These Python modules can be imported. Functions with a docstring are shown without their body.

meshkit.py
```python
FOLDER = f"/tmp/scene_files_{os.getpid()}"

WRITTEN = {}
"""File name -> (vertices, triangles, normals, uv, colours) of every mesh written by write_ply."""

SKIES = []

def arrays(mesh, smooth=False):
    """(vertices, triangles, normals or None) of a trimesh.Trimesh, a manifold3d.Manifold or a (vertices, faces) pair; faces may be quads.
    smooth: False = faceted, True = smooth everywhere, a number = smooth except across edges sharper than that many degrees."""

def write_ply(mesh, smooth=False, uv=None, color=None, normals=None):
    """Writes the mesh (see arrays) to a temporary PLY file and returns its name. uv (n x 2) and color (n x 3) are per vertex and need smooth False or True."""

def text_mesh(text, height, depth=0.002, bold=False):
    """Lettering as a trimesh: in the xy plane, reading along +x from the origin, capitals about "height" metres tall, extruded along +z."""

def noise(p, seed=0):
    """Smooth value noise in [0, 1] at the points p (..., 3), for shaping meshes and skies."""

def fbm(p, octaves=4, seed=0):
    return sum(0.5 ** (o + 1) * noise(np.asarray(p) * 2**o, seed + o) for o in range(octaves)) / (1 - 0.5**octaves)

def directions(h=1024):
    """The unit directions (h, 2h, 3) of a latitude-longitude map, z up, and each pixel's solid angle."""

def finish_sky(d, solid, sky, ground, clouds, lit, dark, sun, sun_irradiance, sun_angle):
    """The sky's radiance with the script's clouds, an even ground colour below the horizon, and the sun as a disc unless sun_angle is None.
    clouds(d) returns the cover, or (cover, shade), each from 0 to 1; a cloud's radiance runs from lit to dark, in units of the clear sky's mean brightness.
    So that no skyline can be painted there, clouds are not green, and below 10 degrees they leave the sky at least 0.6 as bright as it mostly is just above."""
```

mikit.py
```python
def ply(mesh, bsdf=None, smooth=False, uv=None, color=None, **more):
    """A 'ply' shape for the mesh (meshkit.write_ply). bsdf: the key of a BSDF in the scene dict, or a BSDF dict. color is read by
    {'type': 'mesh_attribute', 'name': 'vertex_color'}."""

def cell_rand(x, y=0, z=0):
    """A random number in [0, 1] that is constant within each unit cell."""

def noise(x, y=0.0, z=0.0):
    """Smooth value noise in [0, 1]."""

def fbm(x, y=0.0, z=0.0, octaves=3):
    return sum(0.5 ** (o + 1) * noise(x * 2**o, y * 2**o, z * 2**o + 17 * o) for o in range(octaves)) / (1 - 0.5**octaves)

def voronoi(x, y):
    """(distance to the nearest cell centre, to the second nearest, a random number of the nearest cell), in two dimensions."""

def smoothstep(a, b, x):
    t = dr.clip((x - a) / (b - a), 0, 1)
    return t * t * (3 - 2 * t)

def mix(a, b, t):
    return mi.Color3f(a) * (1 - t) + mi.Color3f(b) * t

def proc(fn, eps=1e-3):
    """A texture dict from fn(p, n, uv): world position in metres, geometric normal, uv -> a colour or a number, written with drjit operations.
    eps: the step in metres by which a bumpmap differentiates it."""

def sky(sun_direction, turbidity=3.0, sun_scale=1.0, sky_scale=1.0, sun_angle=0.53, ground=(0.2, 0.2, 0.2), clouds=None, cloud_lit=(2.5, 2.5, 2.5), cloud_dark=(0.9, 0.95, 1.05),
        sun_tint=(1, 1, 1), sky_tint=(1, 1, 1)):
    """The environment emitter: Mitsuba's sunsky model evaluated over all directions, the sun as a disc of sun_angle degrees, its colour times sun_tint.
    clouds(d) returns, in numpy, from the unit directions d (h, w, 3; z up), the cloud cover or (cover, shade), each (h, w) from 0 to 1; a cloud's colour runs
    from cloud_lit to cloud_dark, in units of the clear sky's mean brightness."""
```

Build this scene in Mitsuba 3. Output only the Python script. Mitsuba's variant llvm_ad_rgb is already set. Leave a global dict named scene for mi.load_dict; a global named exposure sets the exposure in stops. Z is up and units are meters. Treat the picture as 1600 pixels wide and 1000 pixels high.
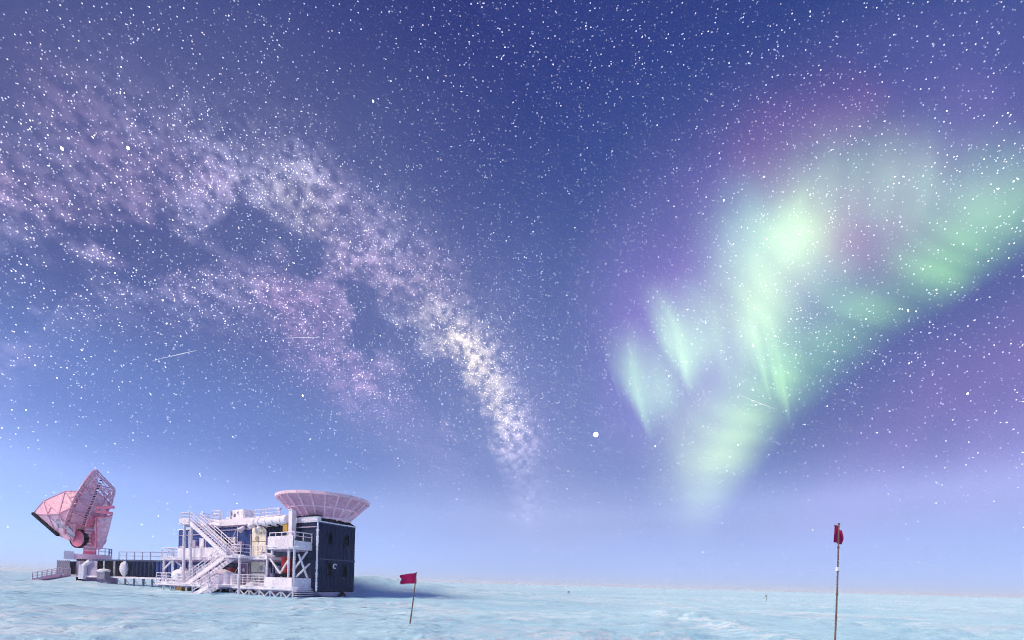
import math, random
import numpy as np, trimesh, drjit as dr, mitsuba as mi
import mikit, meshkit
scene, labels = {}, {}
# ---------------------------------------------------------------- camera, sky, exposure
CAM_H, F, ROLL, PPX, PPY = 1.8, 671.0, math.radians(1.54), 800.0, 912.5
def ray(px, py):
    """World direction of a pixel of the 1600 x 1000 photograph (depth 1 along +y)."""
    a, b = (px - PPX) / F, (PPY - py) / F
    c, s = math.cos(ROLL), math.sin(ROLL)
    return np.array([a * c - b * s, 1.0, b * c + a * s])
def at(px, py, depth):
    return np.array([0, 0, CAM_H]) + ray(px, py) * depth
def unit(v):
    v = np.asarray(v, float)
    return v / np.linalg.norm(v, axis=-1, keepdims=True)
def sstep(a, b, x):
    t = np.clip((x - a) / (b - a), 0, 1)
    return t * t * (3 - 2 * t)
# galactic band: a circle of the sky, from its pole GN and offset GC
_g = unit([ray(*p) for p in [(-60, 185), (100, 192), (210, 208), (330, 245), (450, 320), (560, 420), (640, 500), (720, 580), (770, 660), (800, 760)]])
_s = np.linalg.lstsq(_g, np.ones(len(_g)), rcond=None)[0]
GN, GC = unit(_s), 1 / np.linalg.norm(_s)
GU = unit(np.cross(GN, [0, 0, 1.0])); GV = np.cross(GN, GU)
def galactic(d):
    lat = np.degrees(np.arcsin(np.clip(d @ GN, -1, 1)) - math.asin(GC))
    return lat, np.degrees(np.arctan2(d @ GV, d @ GU))
CORE = galactic(unit(ray(735, 590)))[1]
MID = galactic(unit(ray(470, 330)))[1]
def ang(a, b):
    return (a - b + 180) % 360 - 180
SUN = unit([-0.78, -0.50, 0.84])
def night(d):
    """Darkness of the polar night closing in over the twilight: cover, and how deep its colour is."""
    el = np.degrees(np.arcsin(np.clip(d[..., 2], -1, 1)))
    f = meshkit.fbm(d * 2.2 + 1, 4, seed=31) - 0.5
    g = meshkit.fbm(d * 3.0 + 9, 4, seed=33) - 0.5
    away = np.degrees(np.arccos(np.clip((d[..., :2] @ SUN[:2]) / np.maximum(np.linalg.norm(d[..., :2], axis=-1) * np.linalg.norm(SUN[:2]), 1e-9), -1, 1)))
    side = sstep(55, 140, away)
    low = 0.16 + 0.38 * side
    e = el + 9 * f
    cover = np.interp(e, [-2, 24, 37, 45, 52, 75], [0, 0.70, 0.75, 0.82, 0.92, 0.97]) + np.interp(e, [-2, 8, 24], [1, 1, 0]) * low + np.interp(e, [-2, 8, 24, 30], [0, 0, 0.02, 0])
    cover = cover + 0.24 * (1 - side) * sstep(15, 30, e) + 0.14 * sstep(135, 165, away) * sstep(9, 20, e) * (1 - sstep(30, 45, e))
    pale = np.interp(e, [0, 5, 10, 16, 24, 37, 45, 52], [0.45, 0.58, 0.60, 0.30, 0.19, 0.08, 0.03, 0.0]) * (1 - 0.70 * (1 - side) * sstep(8, 16, e)) * (1 - 0.45 * sstep(140, 170, away) * sstep(9, 14, el)) + 0.09 * g
    lat, lon = galactic(d)
    halo = 0.06 * np.exp(-((lat + 1) / 13.0) ** 2)
    return np.clip(cover + halo, 0, 0.985), 1 - np.clip(pale + halo, 0, 1)
BEND = -6.5
exposure = 2.05
scene['sky_light'] = mikit.sky(SUN, turbidity=2.5, sun_scale=0.62, sun_angle=24, clouds=night, cloud_lit=(1.10, 1.24, 1.95), cloud_dark=(0.049, 0.078, 0.40), sky_tint=(.91, .95, 1.37), sun_tint=(1.0, 0.97, 0.98), ground=(0.5, 0.55, 0.6))
scene['camera'] = {'type': 'perspective', 'fov': math.degrees(2 * math.atan(800 / F)), 'fov_axis': 'x', 'near_clip': 0.1, 'far_clip': 1e5,
                   'principal_point_offset_x': 0.0, 'principal_point_offset_y': -(PPY - 500) / 1000,
                   'to_world': mi.ScalarTransform4f().look_at(origin=[0, 0, CAM_H], target=[0, 1, CAM_H], up=[-math.sin(ROLL), 0, math.cos(ROLL)])}
# ---------------------------------------------------------------- materials
def tint(c, amount, size, seed=0.0):
    """Procedural colour: a base colour with soft uneven wear."""
    def fn(p, n, uv):
        f = mikit.fbm(p.x * size + seed, p.y * size, p.z * size, 3)
        return mi.Color3f(c) * (1 + amount * (2 * f - 1))
    return mikit.proc(fn)
def frosted(c, snow, cover, size):
    """A painted surface with rime frozen on to it in patches."""
    def fn(p, n, uv):
        f = mikit.fbm(p.x * size, p.y * size, p.z * size * 0.6, 4)
        g = mikit.fbm(p.x * size * 7, p.y * size * 7, p.z * size * 5, 2)
        k = mikit.smoothstep(1 - cover, 1 - cover + 0.28, 0.7 * f + 0.3 * g + 0.25 * mikit.smoothstep(0.3, 0.9, n.z))
        return mikit.mix(mi.Color3f(c) * (0.8 + 0.4 * g), mi.Color3f(snow), k)
    return mikit.proc(fn)
def mat(key, color, rough=0.6, metal=0.0, spec=0.4):
    scene[key] = {'type': 'twosided', 'b': {'type': 'principled', 'base_color': color if isinstance(color, dict) else {'type': 'rgb', 'value': list(color)},
                                            'roughness': rough, 'metallic': metal, 'specular': spec}}
RIME = (0.80, 0.78, 0.86)
mat('m_white', frosted((0.72, 0.67, 0.76), (0.86, 0.82, 0.90), 0.62, 1.3), 0.6)
mat('m_rime', tint((0.84, 0.82, 0.90), 0.08, 3.0), 0.75, spec=0.2)
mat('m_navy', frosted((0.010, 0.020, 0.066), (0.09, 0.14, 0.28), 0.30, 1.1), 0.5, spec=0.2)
mat('m_navy_seam', frosted((0.06, 0.08, 0.16), (0.40, 0.43, 0.58), 0.42, 2.2), 0.6)
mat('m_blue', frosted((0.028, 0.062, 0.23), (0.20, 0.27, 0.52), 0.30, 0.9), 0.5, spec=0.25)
mat('m_dark', tint((0.006, 0.007, 0.018), 0.4, 2.0), 0.6, spec=0.15)
mat('m_glass', (0.001, 0.002, 0.006), 0.35, spec=0.06)
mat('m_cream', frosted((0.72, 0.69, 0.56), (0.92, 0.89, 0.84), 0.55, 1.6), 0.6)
mat('m_lilac', tint((0.42, 0.36, 0.50), 0.2, 1.5), 0.6)
mat('m_violet', tint((0.23, 0.14, 0.29), 0.3, 1.5), 0.6)
mat('m_pink', frosted((0.80, 0.47, 0.60), (0.90, 0.70, 0.80), 0.5, 0.8), 0.6)  # pinks: red lamplight on white shields, put into the base colours
mat('m_pink_pale', frosted((0.86, 0.60, 0.72), (0.93, 0.80, 0.88), 0.5, 1.1), 0.6)
mat('m_bowl', frosted((0.66, 0.36, 0.50), (0.86, 0.62, 0.74), 0.46, 0.8), 0.6)
mat('m_pink_deep', tint((0.72, 0.20, 0.33), 0.18, 1.5), 0.55)
mat('m_pink_rib', tint((0.66, 0.37, 0.49), 0.2, 1.5), 0.6)
mat('m_grey', tint((0.20, 0.19, 0.27), 0.25, 2.0), 0.5)
mat('m_red', tint((0.42, 0.022, 0.03), 0.25, 5.0), 0.5)
mat('m_yellow', tint((0.50, 0.31, 0.05), 0.25, 5.0), 0.5)
mat('m_rust', tint((0.20, 0.12, 0.03), 0.4, 6.0), 0.7)
mat('m_cloth', tint((0.38, 0.015, 0.105), 0.25, 9.0), 0.85, spec=0.1)
mat('m_bamboo', tint((0.16, 0.105, 0.095), 0.35, 14.0), 0.6)
mat('m_tape', (0.80, 0.80, 0.82), 0.5)
def snow_colour(p, n, uv):
    f = mikit.fbm(p.x * 0.13, p.y * 0.3, 3.0, 4)
    g = mikit.fbm(p.x * 2.3, p.y * 4.5, 5.0, 4)
    grain = mikit.fbm(p.x * 17, p.y * 26, 7.0, 2)
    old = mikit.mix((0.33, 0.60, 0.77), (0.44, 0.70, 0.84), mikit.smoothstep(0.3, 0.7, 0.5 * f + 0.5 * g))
    sun_blush = mikit.smoothstep(0.52, 0.68, mikit.fbm(p.x * 0.11 + 9, p.y * 0.35, 1.0, 3)) * mikit.smoothstep(0.4, 0.62, g)  # pink sunlight on the ridges, put into the snow colour
    old = mikit.mix(old, (0.62, 0.62, 0.74), 0.40 * sun_blush)
    fresh = mikit.smoothstep(0.52, 0.62, mikit.fbm(p.x * 0.55 + 0.3 * p.y, p.y * 1.5, 2.0, 5)) * mikit.smoothstep(0.44, 0.6, mikit.fbm(p.x * 0.045, p.y * 0.07, 8.0, 3))
    ridge = dr.exp(-dr.square((p.x - 9.9) / 1.6)) * dr.exp(-dr.square((p.y - 22) / 8)) * mikit.smoothstep(0.4, 0.6, g)
    return mikit.mix(old, (0.70, 0.83, 0.91), dr.clip(0.50 * fresh + 0.7 * ridge, 0, 1)) * (0.84 + 0.32 * grain)
def snow_bump(p, n, uv):
    return 0.7 * mikit.fbm(p.x * 2.2, p.y * 5.0, 1.0, 4) + 0.35 * mikit.fbm(p.x * 11, p.y * 17, 2.0, 2)
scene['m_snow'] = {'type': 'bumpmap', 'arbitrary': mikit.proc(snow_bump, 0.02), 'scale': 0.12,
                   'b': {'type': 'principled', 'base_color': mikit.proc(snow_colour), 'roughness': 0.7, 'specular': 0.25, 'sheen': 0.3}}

# ---------------------------------------------------------------- mesh helpers
class MB:
    """Collects pieces of one mesh."""
    def __init__(self):
        self.v, self.f, self.n = [], [], 0
    def put(self, v, f):
        v, f = np.asarray(v, float), np.asarray(f, int)
        self.v.append(v); self.f.append(f + self.n); self.n += len(v)
        return self
    def mesh(self):
        return np.vstack(self.v), np.vstack(self.f)
BOXF = np.array([[0, 1, 3], [0, 3, 2], [4, 6, 7], [4, 7, 5], [0, 4, 5], [0, 5, 1], [2, 3, 7], [2, 7, 6], [0, 2, 6], [0, 6, 4], [1, 5, 7], [1, 7, 3]])
def hexa(p):
    """Box faces on eight corners, index bits: first axis 4, second 2, third 1; turned outwards."""
    p = np.asarray(p, float)
    f = BOXF
    vol = np.einsum('ij,ij->', p[f[:, 0]] - p.mean(0), np.cross(p[f[:, 1]] - p.mean(0), p[f[:, 2]] - p.mean(0)))
    return p, (f if vol > 0 else f[:, ::-1])
def beam(p, q, w, h=None, up=(0, 0, 1)):
    """Square bar from p to q, w wide and h high."""
    p, q = np.asarray(p, float), np.asarray(q, float)
    h = h or w
    d = unit(q - p)
    up = np.asarray(up, float) if abs(d @ np.asarray(up, float)) < 0.95 else np.array([1.0, 0.2, 0])
    a = unit(np.cross(d, up)) * w / 2
    b = unit(np.cross(a, d)) * h / 2
    return hexa([e + s * a + t * b for e in (p, q) for s in (-1, 1) for t in (-1, 1)])
def tube(p, q, r0, r1=None, n=10, caps=True):
    p, q = np.asarray(p, float), np.asarray(q, float)
    r1 = r0 if r1 is None else r1
    d = unit(q - p)
    a = unit(np.cross(d, [0, 0, 1.0] if abs(d[2]) < 0.9 else [1.0, 0, 0])); b = np.cross(d, a)
    t = np.arange(n) * 2 * np.pi / n
    ring = np.cos(t)[:, None] * a + np.sin(t)[:, None] * b
    v = np.vstack([p + ring * r0, q + ring * r1, [p, q]])
    i = np.arange(n); j = (i + 1) % n
    f = np.vstack([np.stack([i, j, j + n], 1), np.stack([i, j + n, i + n], 1)] + ([np.stack([j, i, i * 0 + 2 * n], 1), np.stack([i + n, j + n, i * 0 + 2 * n + 1], 1)] if caps else []))
    return v, f
def path_tube(pts, r, n=8):
    m = MB()
    for p, q in zip(pts[:-1], pts[1:]):
        m.put(*tube(p, q, r, n=n))
    return m.mesh()
def slab(poly, thick):
    """A flat plate: the polygon (3-D points, convex) thickened by thick along its normal."""
    p = np.asarray(poly, float)
    n = unit(np.cross(p[1] - p[0], p[2] - p[0]))
    k = len(p)
    v = np.vstack([p + n * thick / 2, p - n * thick / 2])
    f = [[0, i, i + 1] for i in range(1, k - 1)] + [[k, k + i + 1, k + i] for i in range(1, k - 1)]
    for i in range(k):
        j = (i + 1) % k
        f += [[i, i + k, j + k], [i, j + k, j]]
    return v, np.array(f)
def lump(c, size, seed, rough=0.25, sub=3, flat=None):
    s = trimesh.creation.icosphere(subdivisions=sub)
    v = s.vertices * (1 + rough * (meshkit.fbm(s.vertices * 1.7 + seed, 3, seed)[:, None] - 0.5) * 2) * np.asarray(size)
    v = v + np.asarray(c)
    if flat is not None:
        v[:, 2] = np.maximum(v[:, 2], flat)
    return v, s.faces
def add(key, mesh, bsdf, smooth=False, label=None, **more):
    """One entry of the scene under key, or under its next free number."""
    base, k = key, 1
    while key in scene:
        key = f'{base}_{k:03d}'; k += 1
    scene[key] = mikit.ply(mesh, bsdf, smooth, **more)
    if label:
        labels[key] = {'label': label}
    return key
def thing(key, label, category, group=None, kind=None):
    base, k = key, 1
    while key in labels:
        key = f'{base}_{k:03d}'; k += 1
    labels[key] = {'label': label, 'category': category}
    if group: labels[key]['group'] = group
    if kind: labels[key]['kind'] = kind
    return key
rng = np.random.default_rng(7)

# ---------------------------------------------------------------- ground
MOUND = np.array([-57.0, 54.5])
def ground_z(x, y):
    x, y = np.asarray(x, float), np.asarray(y, float)
    r = np.hypot(x, y)
    near = np.exp(-r / 160.0)
    p = np.stack([x, y, 0 * x], -1)
    a = 0.5 * (x + 0.45 * y); b = 0.5 * (y - 0.45 * x)         # wind direction of the sastrugi
    q = np.stack([a, b, 0 * x], -1)
    z = 0.22 * (meshkit.fbm(p / 14.0, 3, 2) - 0.5) * np.exp(-r / 400)
    wob = meshkit.fbm(p / 5.0, 2, 9) * 1.5
    s = meshkit.fbm(np.stack([a / 1.3 + wob, b / 0.45, wob], -1), 4, 5)
    z = z + near * 0.75 * np.maximum(s - 0.50, 0) * (0.4 + 1.2 * meshkit.noise(p / 11.0, 4)) * sstep(0, 12, r + 6)
    z = z + near * 0.19 * (meshkit.fbm(q / 0.55, 3, 6) - 0.5)
    ridge = np.exp(-((x - 9.9 - 0.5 * (meshkit.fbm(p / 2.5, 2, 3) - 0.5)) / 0.85) ** 2) * np.exp(-((y - 22) / 8.5) ** 2)
    z = z + 0.26 * 1.5 * ridge * (0.3 + s)
    z = z + 0.62 * np.exp(-((x - MOUND[0]) / 10) ** 2 - ((y - MOUND[1]) / 5.5) ** 2)
    z = z + 0.25 * np.exp(-((x + 24) / 9) ** 2 - ((y - 27) / 5) ** 2)
    for fx, fy in ((-4.0, 16.8), (5.6, 7.5)):
        z = z + 0.10 * np.exp(-((x - fx) / 0.5) ** 2 - ((y - fy) / 0.35) ** 2)
    # the drift that the wind has packed behind the station
    t = (x + 21.0) / 1.0
    crest_y = 55.0 + 0.28 * (x + 18)
    height = np.interp(x, [-31, -24, -19, -16, -12.5, -8, 0, 12], [0.0, 1.9, 2.5, 2.1, 1.6, 1.1, 0.5, 0.0])
    rough = 0.75 + 0.5 * meshkit.fbm(p / 3.5, 3, 12)
    dy = y - crest_y
    z = z + height * rough * np.where(dy < 0, np.exp(-(dy / 6.0) ** 2), np.exp(-(dy / 16.0) ** 2))
    return z
def make_ground():
    front = np.radians(np.linspace(-66, 66, 820)); back = np.radians(np.linspace(66, 294, 60)[1:-1])
    az = np.concatenate([front, back])
    r = np.concatenate([[0.5, 2, 4, 6], np.geomspace(7.5, 180, 330), np.geomspace(190, 6000, 60)])
    R, A = np.meshgrid(r, az, indexing='ij')
    x, y = R * np.sin(A), R * np.cos(A)
    v = np.stack([x, y, ground_z(x, y)], -1).reshape(-1, 3)
    m, n = len(r), len(az)
    i, j = np.meshgrid(np.arange(m - 1), np.arange(n), indexing='ij')
    k = (j + 1) % n
    a, b, c, d = i * n + j, i * n + k, (i + 1) * n + k, (i + 1) * n + j
    f = np.concatenate([np.stack([a, d, c], -1).reshape(-1, 3), np.stack([a, c, b], -1).reshape(-1, 3)])
    v = np.vstack([v, [[0, 0, float(v[:n, 2].mean())]]])
    j = np.arange(n)
    f = np.vstack([f, np.stack([j, (j + 1) % n, j * 0 + len(v) - 1], 1)])
    nz = np.cross(v[f[:, 1]] - v[f[:, 0]], v[f[:, 2]] - v[f[:, 0]])[:, 2]
    f[nz < 0] = f[nz < 0][:, ::-1]
    return v, f
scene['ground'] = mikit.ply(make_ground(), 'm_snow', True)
labels['ground'] = {'label': 'wide snow plain with wind carved ridges reaching the horizon', 'category': 'snow', 'kind': 'structure'}

# ---------------------------------------------------------------- the station: local axes t (left along the front), w (out of the front), z
TH = math.radians(27)
E1 = np.array([-math.cos(TH), math.sin(TH), 0]); N1 = np.array([-math.sin(TH), -math.cos(TH), 0])
O = np.array([-18.21, 40.0, 0])
def L(t, w, z):
    return O + E1 * t + N1 * w + np.array([0, 0, z])
def lbox(t0, t1, w0, w1, z0, z1):
    return hexa([L(t, w, z) for t in (t0, t1) for w in (w0, w1) for z in (z0, z1)])
def gz(t, w):
    p = L(t, w, 0)
    return float(ground_z(p[0], p[1]))
S = thing('research_station', 'two storey dark blue research station with white frosted decks and stairs on its front', 'building')
LEN, DEP, ZB, ZT = 24.0, 4.45, 0.56, 7.1
def part(name, m, bsdf, smooth=False, label=None):
    return add(f'{S}__{name}', m, bsdf, smooth, label)
add(f'{S}__wall', lbox(0.0, LEN, -DEP, 0.0, ZB, ZT), 'm_dark')
W = f'{S}__wall'
# cladding panels, recessed seams between them
def front_panel(t0, t1, z0, z1, bsdf, out=0.05):
    add(f'{W}__panel', lbox(t0 + 0.03, t1 - 0.03, 0.004, out, z0, z1), bsdf)
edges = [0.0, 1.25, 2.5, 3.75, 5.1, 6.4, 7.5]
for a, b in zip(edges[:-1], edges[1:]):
    front_panel(a, b, ZB + 0.1, 3.62, 'm_navy'); front_panel(a, b, 3.70, ZT - 0.04, 'm_navy')  # navy here puts the shade behind the decks into the front wall colour
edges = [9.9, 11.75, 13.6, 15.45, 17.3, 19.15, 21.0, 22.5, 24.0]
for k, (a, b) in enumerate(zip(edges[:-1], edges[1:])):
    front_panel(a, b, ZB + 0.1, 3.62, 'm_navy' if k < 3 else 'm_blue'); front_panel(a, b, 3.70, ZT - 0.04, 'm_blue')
for z0, z1 in ((0.98, 2.25), (2.31, 3.58), (3.8, 5.4), (5.46, 7.0)):      # white cladding of the middle bay, its illumination put into the cream colour
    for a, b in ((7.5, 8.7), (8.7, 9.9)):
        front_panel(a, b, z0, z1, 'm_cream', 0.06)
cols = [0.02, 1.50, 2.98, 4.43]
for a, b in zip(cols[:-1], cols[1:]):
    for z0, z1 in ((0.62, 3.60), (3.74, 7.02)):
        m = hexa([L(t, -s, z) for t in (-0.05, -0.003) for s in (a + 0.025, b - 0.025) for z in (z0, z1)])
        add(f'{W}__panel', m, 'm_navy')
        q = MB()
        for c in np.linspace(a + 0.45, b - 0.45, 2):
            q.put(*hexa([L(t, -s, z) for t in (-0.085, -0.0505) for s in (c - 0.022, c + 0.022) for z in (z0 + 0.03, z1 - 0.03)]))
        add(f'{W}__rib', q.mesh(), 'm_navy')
add(f'{W}__seam_band', hexa([L(t, -s, z) for t in (-0.11, -0.002) for s in (0.0, 4.44) for z in (3.615, 3.725)]), 'm_navy_seam')
add(f'{W}__seam_band', hexa([L(t, -s, z) for t in (-0.09, -0.002) for s in (0.0, 4.44) for z in (7.03, 7.12)]), 'm_navy_seam')
m = MB()
for i in range(22):                                                        # rime built up on the corner
    z = 0.8 + i * 0.29
    m.put(*lump(L(-0.02, 0.03, z), (0.07 + 0.05 * rng.random(), 0.07, 0.2), i, 0.5, 2))
part('corner_rime', m.mesh(), 'm_rime', True)
for s0, s1, z0, z1 in ((1.05, 1.54, 5.2, 6.2), (3.04, 3.56, 5.15, 6.2), (1.12, 1.56, 2.12, 3.35), (2.9, 3.36, 2.05, 3.1)):
    k = part('window', hexa([L(t, -s, z) for t in (-0.10, -0.055) for s in (s0, s1) for z in (z0, z1)]), 'm_glass')
    m = MB()
    for a, b, c, d in ((s0 - 0.06, s1 + 0.06, z1, z1 + 0.06), (s0 - 0.06, s1 + 0.06, z0 - 0.06, z0), (s0 - 0.06, s0, z0, z1), (s1, s1 + 0.06, z0, z1)):
        m.put(*hexa([L(t, -s, z) for t in (-0.14, -0.052) for s in (a, b) for z in (c, d)]))
    add(f'{k}__frame', m.mesh(), 'm_navy')
t_ = np.linspace(0.5, 5.2, 12)
part('curved_lamp', path_tube([L(-0.3 - 0.06 * math.cos(a), -1.8 - 0.16 * math.cos(a), 3.05 + 0.2 * math.sin(a)) for a in t_], 0.055), 'm_rime', True, 'small white curved lamp on the dark end wall')
# the tapered underside of the building and the footings
part('underside', hexa([L(t, w, z) for t in (0.05, LEN) for w, z in ((-DEP + 0.05, 0.55), (-DEP + 0.9, 0.12), (-0.1, 0.55), (-0.9, 0.12))]), 'm_lilac')
for t, w in [(a, b) for a in (0.9, 4.5, 8.5, 12.5, 16.5, 20.5, 23.4) for b in (-3.4, -0.95)]:
    part('stilt', tube(L(t, w, gz(t, w) - 0.3), L(t, w, 0.14), 0.16), 'm_grey')
m = MB()
m.put(*beam(L(-0.1, -2.5, gz(0, -2.5) - 0.1), L(-0.1, -2.9, 0.55), 0.14)); m.put(*beam(L(-0.1, -3.4, gz(0, -3) - 0.1), L(-0.1, -2.95, 0.55), 0.12)); m.put(*beam(L(-0.1, -2.4, 0.25), L(-0.1, -3.2, 0.3), 0.12))
part('corner_jack', m.mesh(), 'm_dark')

# decks
def deck(name, t0, t1, w0, w1, z, thick=0.22, bsdf='m_white'):
    k = part(name, lbox(t0, t1, w0, w1, z - thick, z), bsdf)
    n = max(1, round((t1 - t0) / 1.2))
    for a, b in zip(np.linspace(t0, t1, n + 1)[:-1], np.linspace(t0, t1, n + 1)[1:]):
        add(f'{k}__joist', lbox((a + b) / 2 - 0.05, (a + b) / 2 + 0.05, w0 + 0.02, w1 - 0.04, z - thick - 0.16, z - thick - 0.002), 'm_lilac')
    m = MB()
    for i in range(int((t1 - t0) * 1.6)):                                  # snow frozen on the edge
        t = t0 + rng.random() * (t1 - t0)
        m.put(*lump(L(t, w1 - 0.12, z + 0.01), (0.35 + 0.3 * rng.random(), 0.14, 0.05 + 0.06 * rng.random()), i, 0.4, 1))
    add(f'{k}__snow_crust', m.mesh(), 'm_rime', True)
    return k
def railing(k, pts, height=1.05, spacing=1.2, rails=(0.35, 0.7), r=0.04):
    """Handrail, lower rails and posts along a path of points, under the part k."""
    pts = [np.asarray(p, float) for p in pts]
    up = np.array([0, 0, 1.0])
    add(f'{k}__handrail', path_tube([p + up * height for p in pts], r * 1.15, 6), 'm_white')
    for h in rails:
        add(f'{k}__rail', path_tube([p + up * h for p in pts], r * 0.8, 6), 'm_white')
    for p, q in zip(pts[:-1], pts[1:]):
        n = max(1, round(np.linalg.norm(q - p) / spacing))
        for i in range(n + 1):
            c = p + (q - p) * i / n
            add(f'{k}__railing_post', tube(c, c + up * height, r, n=6), 'm_white')
def parapet(k, t0, t1, w, z, h, bsdf='m_white', width=1.35):
    """Solid frosted panels between the posts of a deck."""
    n = max(1, round((t1 - t0) / width))
    e = np.linspace(t0, t1, n + 1)
    for a, b in zip(e[:-1], e[1:]):
        add(f'{k}__parapet_panel', lbox(a + 0.015, b - 0.015, w, w + 0.05, z, z + h), bsdf)
low = deck('lower_deck', 0.6, 24.6, 0.07, 2.0, 0.95, 0.3)
up_ = deck('upper_deck', 4.35, 23.4, 0.07, 2.0, 3.75, 0.26)
bal = deck('balcony', 0.6, 4.3, 0.07, 2.0, 4.62, 0.2)
top = deck('top_landing', 15.3, 17.6, 0.07, 3.0, 7.3, 0.2)
mid = deck('stair_landing', 6.6, 9.2, 2.004, 3.1, 3.80, 0.2)
foot = deck('lower_landing', 9.9, 17.6, 2.004, 3.1, 0.93, 0.22)
parapet(up_, 10.6, 19.9, 2.0, 3.62, 1.12)
parapet(bal, 0.65, 4.25, 2.0, 4.45, 1.15)
parapet(low, 0.65, 4.6, 2.0, 0.72, 1.12)
railing(up_, [L(23.3, 0.1, 3.75), L(23.3, 1.93, 3.75), L(19.9, 1.93, 3.75)])
railing(up_, [L(9.2, 1.93, 3.75), L(9.9, 1.93, 3.75), L(10.5, 1.93, 3.75)])
railing(up_, [L(4.5, 1.93, 3.75), L(6.6, 1.93, 3.75)], spacing=0.7, rails=(0.25, 0.5, 0.75))
railing(mid, [L(6.7, 2.1, 3.8), L(6.7, 3.05, 3.8), L(8.2, 3.05, 3.8)])
railing(bal, [L(0.66, 0.1, 4.62), L(0.66, 1.9, 4.62), L(4.2, 1.9, 4.62)], 1.35, 0.9, (1.0,))
railing(low, [L(24.5, 0.1, 0.95), L(24.5, 1.93, 0.95), L(17.7, 1.93, 0.95)])
railing(low, [L(9.8, 1.93, 0.95), L(4.7, 1.93, 0.95)], spacing=0.85, rails=(0.28, 0.55, 0.8))
railing(foot, [L(17.5, 2.1, 0.93), L(17.5, 3.05, 0.93), L(16.4, 3.05, 0.93)])
railing(top, [L(15.4, 0.2, 7.3), L(15.4, 1.9, 7.3)]); railing(top, [L(17.5, 0.2, 7.3), L(17.5, 2.95, 7.3), L(15.9, 2.95, 7.3)])
add(f'{top}__parapet_panel', lbox(15.7, 17.6, 3.0, 3.05, 7.12, 7.75), 'm_white')

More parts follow.
